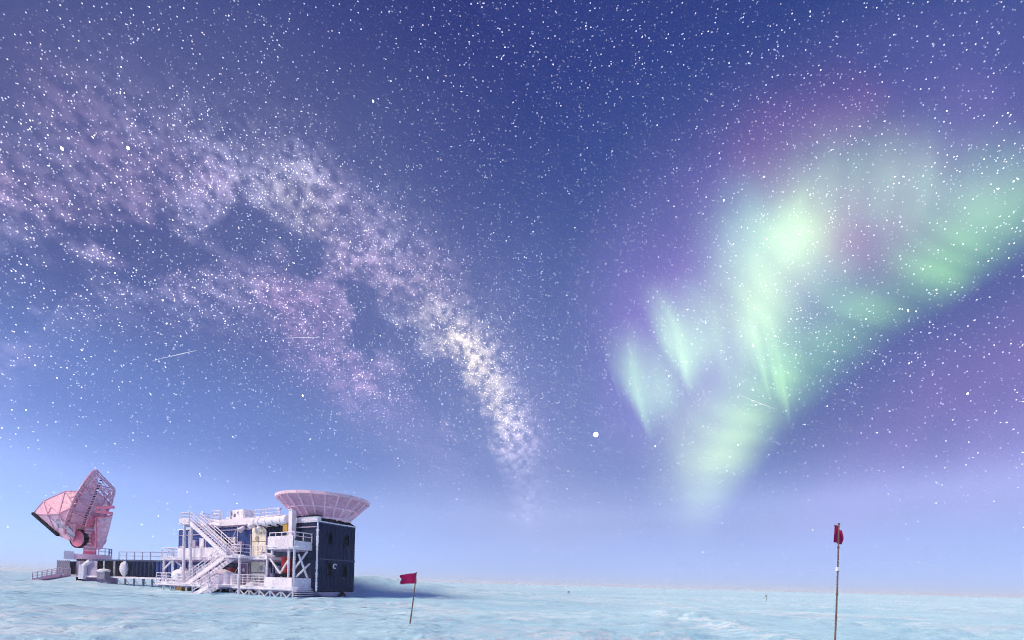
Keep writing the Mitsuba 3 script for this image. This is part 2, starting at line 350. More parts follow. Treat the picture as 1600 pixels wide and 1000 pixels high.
def stair(name, t0, z0, t1, z1, w0, w1, rail=True):
    """A flight from (t0, z0) at its top to (t1, z1): stringers, treads, handrails."""
    k = part(name, MB().put(*beam(L(t0, w0 + 0.05, z0 - 0.12), L(t1, w0 + 0.05, z1 - 0.12), 0.09, 0.42)).put(*beam(L(t0, w1 - 0.05, z0 - 0.12), L(t1, w1 - 0.05, z1 - 0.12), 0.09, 0.42)).mesh(), 'm_white')
    n = max(3, round((z0 - z1) / 0.21))
    for i in range(1, n):
        t, z = t0 + (t1 - t0) * i / n, z0 + (z1 - z0) * i / n
        add(f'{k}__tread', lbox(t - 0.15, t + 0.15, w0 + 0.1, w1 - 0.1, z - 0.05, z), 'm_white')
    up = np.array([0, 0, 1.0])
    for w in (w0 + 0.05, w1 - 0.05):
        a, b = L(t0, w, z0), L(t1, w, z1)
        add(f'{k}__handrail', tube(a + up * 1.05, b + up * 1.05, 0.05, n=6), 'm_white')
        for h in (0.4, 0.72):
            add(f'{k}__rail', tube(a + up * h, b + up * h, 0.035, n=6), 'm_white')
        m_ = max(2, round(abs(t1 - t0) / 1.2))
        for i in range(m_ + 1):
            c = a + (b - a) * i / m_
            add(f'{k}__railing_post', tube(c - up * 0.1, c + up * 1.05, 0.04, n=6), 'm_white')
    return k
stair('upper_stair', 15.4, 7.3, 9.0, 3.85, 2.05, 3.08)
stair('lower_stair', 9.3, 3.8, 15.9, 0.98, 2.05, 3.08)
stair('ground_stair', 9.9, 0.9, 12.7, -0.08, 3.12, 4.1)
for k, z, h in ((bal, 4.45, 0.75), (low, 0.72, 1.1)):
    for a, b in ((0.15, 1.05), (1.08, 1.98)):
        add(f'{k}__parapet_panel', lbox(0.555, 0.598, a, b, z, z + h), 'm_white')
for i in range(5):
    add(f'{low}__tread', lbox(0.2 - 0.02 * i, 0.55, 0.2, 1.9, 0.75 - 0.18 * i, 0.8 - 0.18 * i), 'm_white')
# posts and braces of the decks
for t, z0, z1 in ((23.2, 0.96, 3.49), (21.3, 0.96, 3.49), (17.5, 0.96, 3.49), (8.9, 0.96, 3.49), (4.6, 0.96, 3.49), (1.5, 0.96, 4.41), (0.75, 0.96, 4.41), (3.9, 3.9, 4.41)):
    part('deck_post', tube(L(t, 1.8, z0), L(t, 1.8, z1), 0.11, n=8), 'm_white')
for t, w in ((16.9, 2.85), (15.6, 2.85)):
    part('deck_post', tube(L(t, w, 0.94), L(t, w, 7.09), 0.13, n=8), 'm_white')
part('deck_post', tube(L(7.0, 2.95, gz(7, 3) - 0.3), L(7.0, 2.95, 3.59), 0.10, n=8), 'm_white')
for a, b in (((4.1, 1.85, 3.6), (2.6, 1.85, 2.2)), ((2.6, 1.85, 2.2), (1.5, 1.85, 3.4)), ((0.72, 1.4, 4.0), (0.72, 0.3, 1.6)), ((0.72, 1.8, 2.6), (0.72, 0.5, 4.3)), ((0.72, 0.2, 3.2), (0.72, 1.6, 1.9)), ((23.2, 1.8, 2.4), (21.4, 1.8, 3.45)), ((22.2, 1.2, 3.4), (19.4, 0.6, 1.9))):
    part('brace', beam(L(*a), L(*b), 0.13), 'm_white')
for t in np.arange(0.9, 24.6, 1.6):
    part('deck_stilt', tube(L(t, 1.75, gz(t, 1.75) - 0.3), L(t, 1.75, 0.65), 0.07, n=6), 'm_white')
for t in np.arange(0.9, 9.0, 1.6):
    for a, b in ((t, t + 0.8), (t + 1.6, t + 0.8)):
        part('brace', beam(L(a, 1.78, 0.6), L(b, 1.78, gz(b, 1.8) + 0.02), 0.07), 'm_white')
part('dark_void_sheet', lbox(9.0, 24.0, 0.2, 0.26, -0.25, 0.62), 'm_dark')  # dark sheet added for the shaded void beneath the deck
# doors and wall equipment
def door(t0, t1, z0, z1, bsdf, name='door', label=None):
    k = part(name, lbox(t0, t1, 0.055, 0.13, z0, z1), bsdf, label=label)
    add(f'{k}__frame', MB().put(*lbox(t0 - 0.08, t0, 0.052, 0.17, z0, z1 + 0.08)).put(*lbox(t1, t1 + 0.08, 0.052, 0.17, z0, z1 + 0.08)).put(*lbox(t0, t1, 0.052, 0.17, z1, z1 + 0.08)).mesh(), 'm_white')
    add(f'{k}__handle', tube(L(t0 + 0.12, 0.2, z0 + 0.9), L(t0 + 0.12, 0.2, z0 + 1.15), 0.03), 'm_grey')
    return k
k = door(10.4, 11.6, 0.97, 3.15, 'm_violet', label='violet door on the lower deck with a pale round pane')
add(f'{k}__window', tube(L(11.0, 0.13, 2.5), L(11.0, 0.16, 2.5), 0.22, n=16), 'm_cream')
door(17.9, 18.8, 0.97, 2.95, 'm_white'); door(20.3, 21.0, 0.97, 2.9, 'm_lilac')
k = door(13.3, 14.6, 3.77, 5.9, 'm_dark', label='dark doorway on the upper deck right of the stair')
k = door(18.6, 19.3, 4.0, 5.95, 'm_white', label='narrow white door on the upper storey left of the stair')
def wheel(t, w, z, r, bsdf='m_grey'):
    return path_tube([L(t + r * math.cos(a), w, z + r * math.sin(a)) for a in np.linspace(0, 2 * np.pi, 15)], 0.035, 6)
for t, z, r in ((8.9, 5.75, 0.2), (8.1, 2.75, 0.18), (9.2, 1.6, 0.2), (8.0, 1.35, 0.22), (8.3, 6.3, 0.14)):
    part('valve_wheel', wheel(t, 0.14, z, r), 'm_grey')
m = MB()
for t, z0, z1, w in ((7.35, 1.0, 7.0, 0.14), (9.95, 1.0, 6.2, 0.12), (6.2, 1.0, 4.3, 0.12), (15.2, 3.8, 7.0, 0.1)):
    m.put(*tube(L(t, w, z0), L(t, w, z1), 0.06, n=8))
part('conduit', m.mesh(), 'm_lilac', 30)
part('cable', path_tube([L(t, 0.9 - 0.05 * i, z) for i, (t, z) in enumerate(((10.9, 6.9), (11.4, 6.4), (12.2, 5.5), (13.2, 4.9), (14.0, 4.7)))], 0.035, 6), 'm_white')
for t, z0, z1, r in ((12.2, 3.8, 6.9, 0.05), (16.4, 3.8, 7.0, 0.07), (18.1, 3.8, 7.0, 0.05), (21.6, 3.8, 6.9, 0.06), (22.2, 0.98, 3.4, 0.06), (14.9, 0.98, 3.4, 0.07)):
    part('drain_pipe', tube(L(t, 0.13, z0), L(t, 0.13, z1), r, n=8), 'm_white')
for t0, t1, z in ((9.95, 17.2, 6.72), (17.4, 23.9, 6.4), (9.95, 16.0, 3.3), (-0.0, 4.5, 6.6)):
    part('cable_tray', lbox(t0, t1, 0.055, 0.2, z, z + 0.09), 'm_lilac')
for t, z, w_, h_ in ((11.5, 5.0, .35, .5), (12.6, 5.7, .25, .3), (15.6, 4.6, .3, .45), (17.0, 4.4, .4, .5), (20.2, 5.4, .3, .4), (22.9, 4.6, .35, .6), (19.6, 4.9, .2, .25), (16.2, 2.2, .3, .5), (19.4, 2.4, .3, .35), (21.9, 2.0, .3, .5)):
    part('wall_box', lbox(t - w_, t + w_, 0.055, 0.3, z - h_, z + h_), 'm_white' if rng.random() < 0.6 else 'm_lilac')
for t, w, z, s in ((11.0, 0.9, 3.77, .42), (15.0, 1.0, 3.77, .5), (5.6, 1.0, 3.77, .45), (7.6, 1.2, 0.96, .5), (16.6, 0.9, 0.96, .55), (23.2, 1.2, 0.96, .45), (6.0, 1.2, 0.96, .4)):
    part('snow_heap', lump(L(t, w, z + 0.15 * s), (s * 1.3, s * 0.8, s * 0.75), int(t * 7), 0.3, 2, z + 0.004), 'm_rime', True)
part('cable', path_tube([L(t, 1.2, z) for t, z in ((12.4, 1.0), (11.2, 1.6), (10.3, 2.6), (9.6, 3.4))], 0.03, 6), 'm_white')
k = part('flood_lamp', tube(L(10.7, 0.35, 6.95), L(11.15, 0.6, 6.55), 0.16, 0.3, 14), 'm_white', 30, 'round white lamp hanging from the roof edge')
add(f'{k}__bracket', tube(L(10.7, 0.02, 7.0), L(10.7, 0.36, 6.97), 0.05), 'm_grey')
for t, z, a in ((6.9, 2.4, .3), (6.2, 1.9, .25), (5.2, 2.6, .3), (5.6, 1.5, .2), (4.6, 1.7, .22), (9.0, 1.3, .2), (7.9, 4.2, .2)):
    part('junction_box', lbox(t - a, t + a, 0.062, 0.062 + a, z - a * 1.2, z + a * 1.2), 'm_lilac')
# roof
part('roof', lbox(-0.06, LEN + 0.1, -DEP - 0.1, 0.1, ZT, ZT + 0.13), 'm_rime')
ur = part('upper_roof', lbox(5.2, 17.2, -DEP + 0.1, 0.28, ZT + 0.134, 7.92), 'm_rime')
m = MB()
for i in range(60):
    t, w = 5.4 + rng.random() * 11.6, -3.8 + 3.9 * rng.random()
    m.put(*lump(L(t, w, 7.92), (0.5 + 0.7 * rng.random(), 0.5, 0.04 + 0.09 * rng.random()), i, 0.4, 1))
add(f'{ur}__snow_crust', m.mesh(), 'm_rime', True)
add(f'{ur}__soffit', lbox(5.3, 17.1, 0.1, 0.24, ZT + 0.03, ZT + 0.12), 'm_violet')
pr = part('roof_parapet', lbox(-0.1, 3.6, -0.25, 0.16, ZT + 0.134, 7.62), 'm_rime')
add(f'{pr}__cap', lbox(-0.2, 3.7, -0.3, 0.24, 7.624, 7.72), 'm_dark')
add(f'{S}__roof__plinth', hexa([L(t, w, z) for z, g in ((ZT + 0.134, 0.0), (7.58, 0.35)) for t in (-0.05 + g, 4.6 - g) for w in (-DEP + 0.05 + g, -0.35 - g)]), 'm_dark')
railing(ur, [L(17.0, 0.15, 7.92), L(15.4, 0.15, 7.92)]); railing(ur, [L(15.2, -3.9, 7.92), L(6.0, -3.9, 7.92)], 0.9, 1.6, (0.45,))
railing(ur, [L(9.5, 0.1, 7.92), L(5.4, 0.1, 7.92)], 0.75, 1.0, (0.4,))
for t0, t1, h in ((12.4, 15.0, 0.42), (15.6, 16.4, 0.55), (9.6, 11.6, 0.35)):
    part('roof_box', lbox(t0, t1, -2.4, -1.0, 7.925, 7.92 + h), 'm_rime')
for t in (16.7, 15.9, 15.0, 14.6, 12.0, 11.2, 9.4, 8.3):
    part('aerial', tube(L(t, -0.4, 7.9), L(t, -0.4, 8.9 + 0.25 * rng.random()), 0.035, n=6), 'm_white')
m = MB()
m.put(*tube(L(7.7, 0.75, 7.25), L(3.2, 0.75, 7.35), 0.44, n=18))
for t in (7.3, 6.2, 5.1, 4.0):
    m.put(*tube(L(t, 0.75, 7.26), L(t - 0.12, 0.75, 7.26), 0.5, n=18))
part('exhaust_duct', m.mesh(), 'm_rime', 40, 'thick frosted duct running along the roof edge to the white chimney')
for t in (6.9, 5.6, 4.3):
    part('duct_bracket', MB().put(*beam(L(t, 0.75, 6.84), L(t, 0.06, 6.3), 0.1)).put(*beam(L(t, 0.06, 6.86), L(t, 1.15, 6.86), 0.09)).mesh(), 'm_dark')
ch = part('chimney', lbox(2.45, 2.95, 0.45, 0.9, 5.6, 8.2), 'm_rime')
add(f'{ch}__cap', lbox(2.38, 3.02, 0.38, 0.97, 8.204, 8.3), 'm_white')
add(f'{ch}__bracket', lbox(2.5, 2.9, 0.06, 0.446, 5.9, 6.1), 'm_grey')
for t, w, z, s in ((9.3, 0.5, 7.0, 0.34), (8.6, 0.5, 7.45, 0.4), (8.0, 0.45, 6.75, 0.25)):
    part('vent_hood', lump(L(t, w, z), (s, s, s * 0.8), int(t * 10), 0.2, 2), 'm_rime', True)
for t, h in ((7.4, .9), (5.8, .9), (4.9, 1.25)):
    part('roof_sensor', MB().put(*tube(L(t, -1.2, 7.9), L(t, -1.2, 7.92 + h), 0.05)).put(*lbox(t - .16, t + .16, -1.35, -1.05, 7.92 + h, 8.12 + h)).mesh(), 'm_white')

# things that stand on the decks and on the roof
k = thing('equipment_cabinet', 'white frosted cabinet with small dark instruments, highest box on the station roof', 'cabinet')
add(f'{k}__housing', lbox(12.7, 14.7, -1.9, -0.7, 7.925, 9.1), 'm_rime')
add(f'{k}__instrument', MB().put(*tube(L(14.9, -1, 7.93), L(14.9, -1, 8.95), 0.12)).put(*lbox(14.6, 15.3, -1.1, -0.9, 8.9, 9.0)).put(*lump(L(15.2, -1, 8.8), (.16, .16, .3), 3, .2, 2)).mesh(), 'm_grey')
add(f'{k}__instrument', lump(L(14.2, -.68, 8.5), (.14, .06, .22), 5, .2, 2), 'm_grey'); add(f'{k}__instrument', lump(L(13.6, -.68, 8.75), (.1, .06, .16), 6, .2, 2), 'm_grey')
add(f'{k}__door', lbox(12.9, 13.5, -0.7, -0.66, 8.05, 8.95), 'm_white')
k = thing('yellow_box', 'small yellow box beside the white chimney above the balcony', 'box')
add(f'{k}__casing', lbox(3.1, 3.75, 0.35, 0.9, 6.22, 7.02), 'm_yellow')
add(f'{k}__lid', lbox(3.06, 3.79, 0.31, 0.94, 7.024, 7.10), 'm_rime')
add(f'{k}__stand', MB().put(*tube(L(3.2, 0.5, 4.62), L(3.2, 0.5, 6.22), 0.04)).put(*tube(L(3.65, 0.5, 4.62), L(3.65, 0.5, 6.22), 0.04)).mesh(), 'm_white')
k = thing('storage_tank', 'white snow coated tank on the lower deck near the left end of the station', 'tank')
add(f'{k}__shell', lump(L(20.4, 1.3, 1.72), (1.05, 0.7, 0.78), 4, 0.16, 3, 0.955), 'm_rime', True)
add(f'{k}__neck', tube(L(20.3, 1.3, 2.3), L(20.3, 1.3, 2.72), 0.3, 0.24, 14), 'm_rime', 40)
k = thing('snow_covered_spool', 'big rounded snow covered spool behind the lowest stair flight', 'spool')
add(f'{k}__cover', lump(L(12.6, 1.25, 1.65), (1.25, 0.62, 0.85), 9, 0.14, 3, 0.955), 'm_white', True)
add(f'{k}__flange', tube(L(13.55, 1.25, 1.63), L(13.68, 1.25, 1.63), 0.66, n=20), 'm_white', 40)
for i, (t, lab) in enumerate(((11.35, 'left of two white drums with domed snow caps on the lower deck'), (10.2, 'right of two white drums with domed snow caps on the lower deck'))):
    k = thing('white_drum', lab, 'drum', 'white drums on the lower deck')
    add(f'{k}__body', tube(L(t, 1.5, 0.955), L(t, 1.5, 2.0 - .12 * i), 0.36, n=18), 'm_rime', 40)
    add(f'{k}__snow_cap', lump(L(t, 1.5, 2.02 - .12 * i), (0.38, 0.38, 0.22), i + 20, 0.15, 2), 'm_rime', True)
    add(f'{k}__hoop', MB().put(*tube(L(t, 1.5, 1.25), L(t, 1.5, 1.31), 0.385, n=18)).put(*tube(L(t, 1.5, 1.65), L(t, 1.5, 1.71), 0.385, n=18)).mesh(), 'm_white', 40)
k = thing('red_cabinet', 'small red cabinet on the lower deck left of the violet door', 'cabinet')
add(f'{k}__casing', lbox(12.3, 13.0, 0.2, 0.6, 1.4, 2.75), 'm_red')
add(f'{k}__leg', MB().put(*lbox(12.35, 12.42, 0.25, 0.32, .955, 1.4)).put(*lbox(12.88, 12.95, 0.25, 0.32, .955, 1.4)).mesh(), 'm_grey')
add(f'{k}__door', lbox(12.38, 12.92, 0.603, 0.63, 1.5, 2.65), 'm_red')
k = thing('red_cabinet', 'tall red cabinet in the shade under the balcony', 'cabinet')
add(f'{k}__casing', lbox(3.35, 4.15, 0.2, 0.7, 2.3, 3.85), 'm_red')
add(f'{k}__stand', lbox(3.4, 4.1, 0.25, 0.65, .955, 2.296), 'm_dark')
add(f'{k}__door', lbox(3.42, 4.08, 0.703, 0.74, 2.4, 3.75), 'm_red')
k = thing('yellow_drum', 'rusty yellow drum half hidden under the left part of the lower deck', 'drum')
g = gz(20, 2.2)
add(f'{k}__body', tube(L(20.6, 1.5, g + 0.3), L(19.2, 1.6, g + 0.3), 0.32, n=18), 'm_rust', 40)
add(f'{k}__hoop', MB().put(*tube(L(20.15, 1.53, g + 0.3), L(20.09, 1.535, g + 0.3), 0.345, n=18)).put(*tube(L(19.65, 1.57, g + 0.3), L(19.59, 1.575, g + 0.3), 0.345, n=18)).mesh(), 'm_grey', 40)

# ---------------------------------------------------------------- the bowl on the roof
BC, BZ0, BZ1, BR0, BR1, NB = L(2.0, -2.25, 0), 7.66, 9.62, 2.25, 4.18, 22
k = thing('roof_bowl_shield', 'flared bowl of ribbed panels coloured pink for red light on the roof of the station', 'telescope shield')
def bp(a, f, out=0.0):
    r = BR0 + (BR1 - BR0) * f + out
    return np.array([BC[0] + r * math.cos(a), BC[1] + r * math.sin(a), BZ0 + (BZ1 - BZ0) * f])
for i in range(NB):
    a0, a1 = 2 * np.pi * i / NB, 2 * np.pi * (i + 1) / NB
    for f0, f1 in ((0.02, 0.44), (0.47, 0.97)):
        add(f'{k}__panel', slab([bp(a0, f0), bp(a1, f0), bp(a1, f1), bp(a0, f1)], 0.04), 'm_bowl')
    add(f'{k}__rib', beam(bp(a0, 0.0, 0.10), bp(a0, 1.0, 0.10), 0.10, 0.20, (math.cos(a0), math.sin(a0), -1)), 'm_pink_pale')
def hoop(f, out, w, h):
    m = MB()
    for i in range(NB):
        m.put(*beam(bp(2 * np.pi * i / NB, f, out), bp(2 * np.pi * (i + 1) / NB, f, out), w, h))
    return m.mesh()
add(f'{k}__rim', hoop(1.0, 0.06, 0.22, 0.26), 'm_pink_pale')
add(f'{k}__hoop', hoop(0.455, 0.10, 0.10, 0.12), 'm_pink_pale')
add(f'{k}__base_ring', hoop(0.0, 0.05, 0.3, 0.2), 'm_pink_pale')
for i in range(0, NB, 2):
    a = 2 * np.pi * i / NB
    add(f'{k}__strut', beam(bp(a, 0.45, 0.15), np.array([BC[0] + 2.1 * math.cos(a), BC[1] + 2.0 * math.sin(a), 7.5]), 0.09), 'm_pink_pale')
add(f'{k}__drum', tube(BC + [0, 0, 7.45], BC + [0, 0, 8.3], 1.7, n=28), 'm_dark', 40)

# ---------------------------------------------------------------- the long annex and the telescope on it
AX = np.array([-61.4, 58.0, 0]); AD = unit(np.array([-40.6, 52.2, 0]) - AX); AN = np.array([AD[1], -AD[0], 0])
ALEN = 21.6
def A(s, w, z):
    return AX + AD * s + AN * w + np.array([0, 0, z])
def abox(s0, s1, w0, w1, z0, z1):
    return hexa([A(s, w, z) for s in (s0, s1) for w in (w0, w1) for z in (z0, z1)])
def agz(s, w):
    p = A(s, w, 0)
    return float(ground_z(p[0], p[1]))
X = thing('annex_building', 'long low dark annex on stilts joining the left telescope to the station', 'building')
add(f'{X}__wall', abox(6.6, ALEN, -3.6, -0.6, 1.42, 3.35), 'm_dark')
for i in range(14):                                                        # corrugated cladding of the right part
    s = 11.9 + i * 0.69
    v, f = tube(A(s + 0.34, -0.52, 1.45), A(s + 0.34, -0.52, 3.4 + 0.06 * (i % 2)), 0.345, n=10)
    add(f'{X}__wall__panel', (v, f), 'm_blue' if i > 7 else 'm_navy', 40)
add(f'{X}__roof', abox(6.4, ALEN, -3.7, -0.1, 3.38, 3.58), 'm_navy_seam')
add(f'{X}__floor', abox(0.2, ALEN, -3.7, 0.25, 1.2, 1.415), 'm_white')
for s in (6.7, 8.6, 10.5):
    add(f'{X}__porch_post', tube(A(s, -0.15, 1.42), A(s, -0.15, 3.38), 0.09), 'm_white')
for i, s in enumerate(np.arange(11.0, 21.5, 1.55)):
    for w in (-0.1, -3.3):
        add(f'{X}__stilt', tube(A(s, w, agz(s, w) - 0.3), A(s, w, 1.2), 0.11), 'm_grey')
    add(f'{X}__brace', beam(A(s, -0.1, 1.15), A(s + 0.75, -0.1, agz(s, 0) + 0.1), 0.07), 'm_lilac')
add(f'{X}__skirt', abox(4.0, 10.6, -0.5, -0.4, 0.2, 1.195), 'm_violet')
add(f'{X}__entrance_room', abox(2.6, 6.55, -3.6, -0.55, 1.42, 3.35), 'm_lilac')
R = f'{X}__entrance_room'
for s0, s1, b in ((2.65, 3.45, 'm_lilac'), (3.5, 4.2, 'm_violet'), (5.8, 6.5, 'm_lilac')):
    add(f'{R}__panel', abox(s0, s1, -0.548, -0.49, 1.5, 3.3), b)
d = add(f'{R}__door', abox(4.3, 5.5, -0.548, -0.46, 1.44, 3.28), 'm_blue')
for i, (s0, s1, w0, w1) in enumerate(((0.15, 0.23, -3.4, 0.1), (0.15, 2.5, 0.04, 0.1))):
    add(f'{X}__screen', abox(s0, s1, w0, w1, 1.5, 3.3), 'm_grey')
    m = MB()
    for q in np.linspace(0, 1, 7):
        if i: m.put(*beam(A(s0 + (s1 - s0) * q, w1 + 0.02, 1.42), A(s0 + (s1 - s0) * q, w1 + 0.02, 3.38), 0.06))
        else: m.put(*beam(A(s0, w0 + (w1 - w0) * q, 1.42), A(s0, w0 + (w1 - w0) * q, 3.38), 0.06))
    add(f'{X}__screen_bar', m.mesh(), 'm_lilac')
add(f'{X}__porch_wall', MB().put(*beam(A(6.9, 0.3, 3.4), A(5.75, 0.45, 2.65), 0.5, 0.3)).put(*beam(A(5.75, 0.45, 2.8), A(5.7, 0.5, 0.95), 0.55, 0.55)).mesh(), 'm_rime')
add(f'{X}__porch_cladding', abox(6.0, 7.7, 0.0, 0.1, 1.42, 3.35), 'm_lilac')
up = np.array([0, 0, 1.0])
def arail(k, pts, h=1.0, spacing=1.3):
    add(f'{k}__handrail', path_tube([p + up * h for p in pts], 0.05, 6), 'm_lilac')
    add(f'{k}__rail', path_tube([p + up * h * 0.5 for p in pts], 0.04, 6), 'm_lilac')
    for p, q in zip(pts[:-1], pts[1:]):
        n = max(1, round(np.linalg.norm(q - p) / spacing))
        for i in range(n + 1):
            c = p + (q - p) * i / n
            add(f'{k}__railing_post', tube(c, c + up * h, 0.045, n=6), 'm_lilac')
arail(f'{X}__roof', [A(11.0, -0.3, 3.58), A(16.5, -0.3, 3.58), A(18.6, -1.6, 3.58)])
k = f'{X}__stair'
a, b = A(3.9, 0.75, 1.42), A(-0.6, 1.3, 0.66)
add(k, MB().put(*beam(a, b, 0.1, 0.35)).put(*beam(a + AN * 0.9, b + AN * 0.9, 0.1, 0.35)).mesh(), 'm_violet')
for i in range(1, 12):
    c = a + (b - a) * i / 12
    add(f'{k}__tread', beam(c + AN * 0.05, c + AN * 0.85, 0.32, 0.05), 'm_lilac')
for o in (0, 0.9):
    arail(k, [a + AN * o, b + AN * o], 0.95, 0.75)
k = thing('snow_capped_box', 'small dark box with a rounded white snow cap on the annex porch', 'box')
add(f'{k}__casing', abox(9.1, 10.5, 0.3, 0.9, 1.0, 2.0), 'm_grey')
add(f'{k}__leg', MB().put(*abox(9.15, 9.25, 0.4, 0.5, 0.2, 1.0)).put(*abox(10.35, 10.45, 0.4, 0.5, 0.2, 1.0)).mesh(), 'm_grey')
add(f'{k}__snow_cap', lump(A(9.8, 0.6, 2.08), (0.85, 0.45, 0.26), 31, 0.2, 3), 'm_rime', True)
k = thing('frosted_bundle', 'pale frosted bundle hanging on the dark wall of the annex', 'bundle')
add(f'{k}__cloth', lump(A(12.6, 0.1, 2.45), (0.48, 0.28, 0.95), 41, 0.28, 3), 'm_white', True)
add(f'{k}__hook', tube(A(12.6, -0.5, 3.3), A(12.6, 0.1, 3.25), 0.05), 'm_grey')

# the big telescope
Z = thing('radio_telescope', 'big radio telescope coloured pink for red light, faceted scoop shield, on the annex roof', 'telescope')
def P(u, v, dy):
    return at(30 + u * 0.21005, 720 + v * 0.21, 60.0 + dy)
RX = unit(np.array([0.713, 0.701, 0])); RY = np.array([-RX[1], RX[0], 0])         # right and away, seen from the plain in front
base = P(525, 700, 0); base[2] = 0
def Q(x, y, z):
    return base + RX * x + RY * y + up * z
def qbox(x0, x1, y0, y1, z0, z1):
    return hexa([Q(x, y, z) for x in (x0, x1) for y in (y0, y1) for z in (z0, z1)])
add(f'{Z}__platform', tube(base + up * 3.6, base + up * 4.3, 2.3, n=32), 'm_pink_pale', 40)
add(f'{Z}__platform__white_box', qbox(-2.45, -1.5, -1.9, -0.6, 3.55, 4.62), 'm_rime')
add(f'{Z}__platform__support', tube(base + up * (float(ground_z(base[0], base[1])) - .3), base + up * 3.6, 1.3, n=20), 'm_dark', 40)
arail(f'{Z}__platform', [base + np.array([2.25 * math.cos(q), 2.25 * math.sin(q), 4.3]) for q in np.linspace(-0.4, 1.3, 6)], 0.9, 1.5)
# pedestal with its louvred front
for z0, z1, w0, w1 in ((4.3, 8.0, 0.66, 0.60), (8.003, 8.75, 0.60, 0.22)):
    add(f'{Z}__pedestal', hexa([Q(s * w, y, z) for z, w in ((z0, w0), (z1, w1)) for s in (-1, 1) for y in (-1.3, 0.4)]), 'm_pink_deep')
for i in range(7):
    z = 4.75 + i * 0.48
    add(f'{Z}__pedestal__slat', qbox(-0.55, 0.55, -1.44, -1.303, z, z + 0.2), 'm_pink_pale')
    add(f'{Z}__pedestal__gap', qbox(-0.53, 0.53, -1.335, -1.304, z + 0.203, z + 0.477), 'm_pink_rib')
add(f'{Z}__pedestal__spire', tube(Q(0.2, -0.5, 8.6), Q(0.35, -0.5, 9.5), 0.2, 0.04), 'm_pink_deep', 40)
ga = unit(RX * 0.8 + RY * 0.6); gb = unit(np.cross(ga, up))
for u, v, r, dy, b in ((446, 580, 1.12, -1.2, 'm_dark'), (588, 580, 0.9, -0.9, 'm_pink_deep')):
    c = P(u, v, dy)
    g_ = add(f'{Z}__gear', tube(c - ga * 0.2, c + ga * 0.2, r, n=28), 'm_pink_deep', 40)
    m = MB()
    for q in np.linspace(0, 2 * np.pi, 29)[:-1]:
        d, d2 = (gb * math.cos(x) * (r + 0.08) + up * math.sin(x) * (r + 0.08) for x in (q, q + 2 * np.pi / 28))
        m.put(*beam(c + d, c + d2, 0.5, 0.15, unit(d)))
    add(f'{g_}__tyre', m.mesh(), b)
# main reflector, nearly edge on
dc = P(500, 318, 0.2); ax = unit(-RX * 0.93 + RY * 0.10 + up * 0.30); cu = unit(up - ax * ax[2]); cl = np.cross(ax, cu)
RD, ND = 4.85, 36
def dish(r, a, off=0.0):
    return dc + cu * r * math.cos(a) + cl * r * math.sin(a) + ax * (0.9 * (r / RD) ** 2 - 0.4 + off)
def dish_panel(r0, r1, a0, a1):
    return slab([dish(r0, a0), dish(r1, a0), dish(r1, a1), dish(r0, a1)], 0.06)
rings = [0.4, 1.6, 2.8, 3.9, RD]
for j, (r0, r1) in enumerate(zip(rings[:-1], rings[1:])):
    n = (12, 18, 18, 36)[j]
    for i in range(n):
        a0, a1 = 2 * np.pi * i / n, 2 * np.pi * (i + 1) / n
        add(f'{Z}__reflector__panel', dish_panel(r0 + 0.02, r1 - 0.02, a0 + 0.008, a1 - 0.008), 'm_pink')
m = MB()
for i in range(ND):
    m.put(*beam(dish(RD, 2 * np.pi * i / ND), dish(RD, 2 * np.pi * (i + 1) / ND), 0.16, 0.16))
add(f'{Z}__reflector', m.mesh(), 'm_pink_rib')
def back(r, a, depth):
    return dc + cu * r * math.cos(a) + cl * r * math.sin(a) - ax * depth
NT = 16
for i in range(NT):
    a = 2 * np.pi * i / NT; b = 2 * np.pi * (i + 1) / NT
    m = MB()
    for p, q, w in ((dish(RD, a, -0.06), back(3.3, a, 2.0), 0.12), (dish(3.0, a, -0.06), back(3.3, a, 2.0), 0.10), (dish(3.0, a, -0.06), back(1.5, a, 2.3), 0.11),
                    (back(3.3, a, 2.0), back(1.5, a, 2.3), 0.12), (back(3.3, a, 2.0), back(3.3, b, 2.0), 0.11), (dish(RD, b, -0.06), back(3.3, a, 2.0), 0.08)):
        m.put(*beam(p, q, w))
    add(f'{Z}__back_truss', m.mesh(), 'm_pink_pale' if i in (0, 1, 15, 14, 2) else 'm_pink_rib')
for i in range(3, 13):                                                      # cladding over the lower part of the back
    a, b = 2 * np.pi * i / NT, 2 * np.pi * (i + 1) / NT
    add(f'{Z}__back_panel', slab([back(3.25, a, 1.95), back(3.25, b, 1.95), back(1.4, b, 2.25), back(1.4, a, 2.25)], 0.05), 'm_pink')
    add(f'{Z}__back_panel', slab([back(3.25, a, 1.9), back(3.25, b, 1.9), dish(4.6, b, -0.25), dish(4.6, a, -0.25)], 0.05), 'm_pink')
for p, q in ((P(572, 352, -3.0), P(706, 345, -2.4)), (P(566, 376, -3.0), P(694, 392, -2.4))):
    add(f'{Z}__cross_beam', beam(p, q, 0.3, 0.34), 'm_pink_deep')
for a, b, c, d in (((575, 425), (690, 405), (672, 480), (560, 500)), ((560, 500), (672, 480), (655, 545), (578, 575)), ((578, 575), (655, 545), (612, 655), (585, 665))):
    add(f'{Z}__counterweight__panel', slab([P(*a, -2.7), P(*b, -2.2), P(*c, -2.1), P(*d, -2.5)], 0.2), 'm_pink')
    add(f'{Z}__counterweight__panel', slab([P(*b, -2.2), P(*b, 1.6), P(*c, 1.6), P(*c, -2.1)], 0.16), 'm_pink')
add(f'{Z}__counterweight', MB().put(*tube(P(572, 428, -2.85), P(575, 660, -2.65), 0.08, n=8)).put(*tube(P(572, 428, -2.85), P(690, 405, -2.35), 0.08, n=8)).mesh(), 'm_pink_deep')
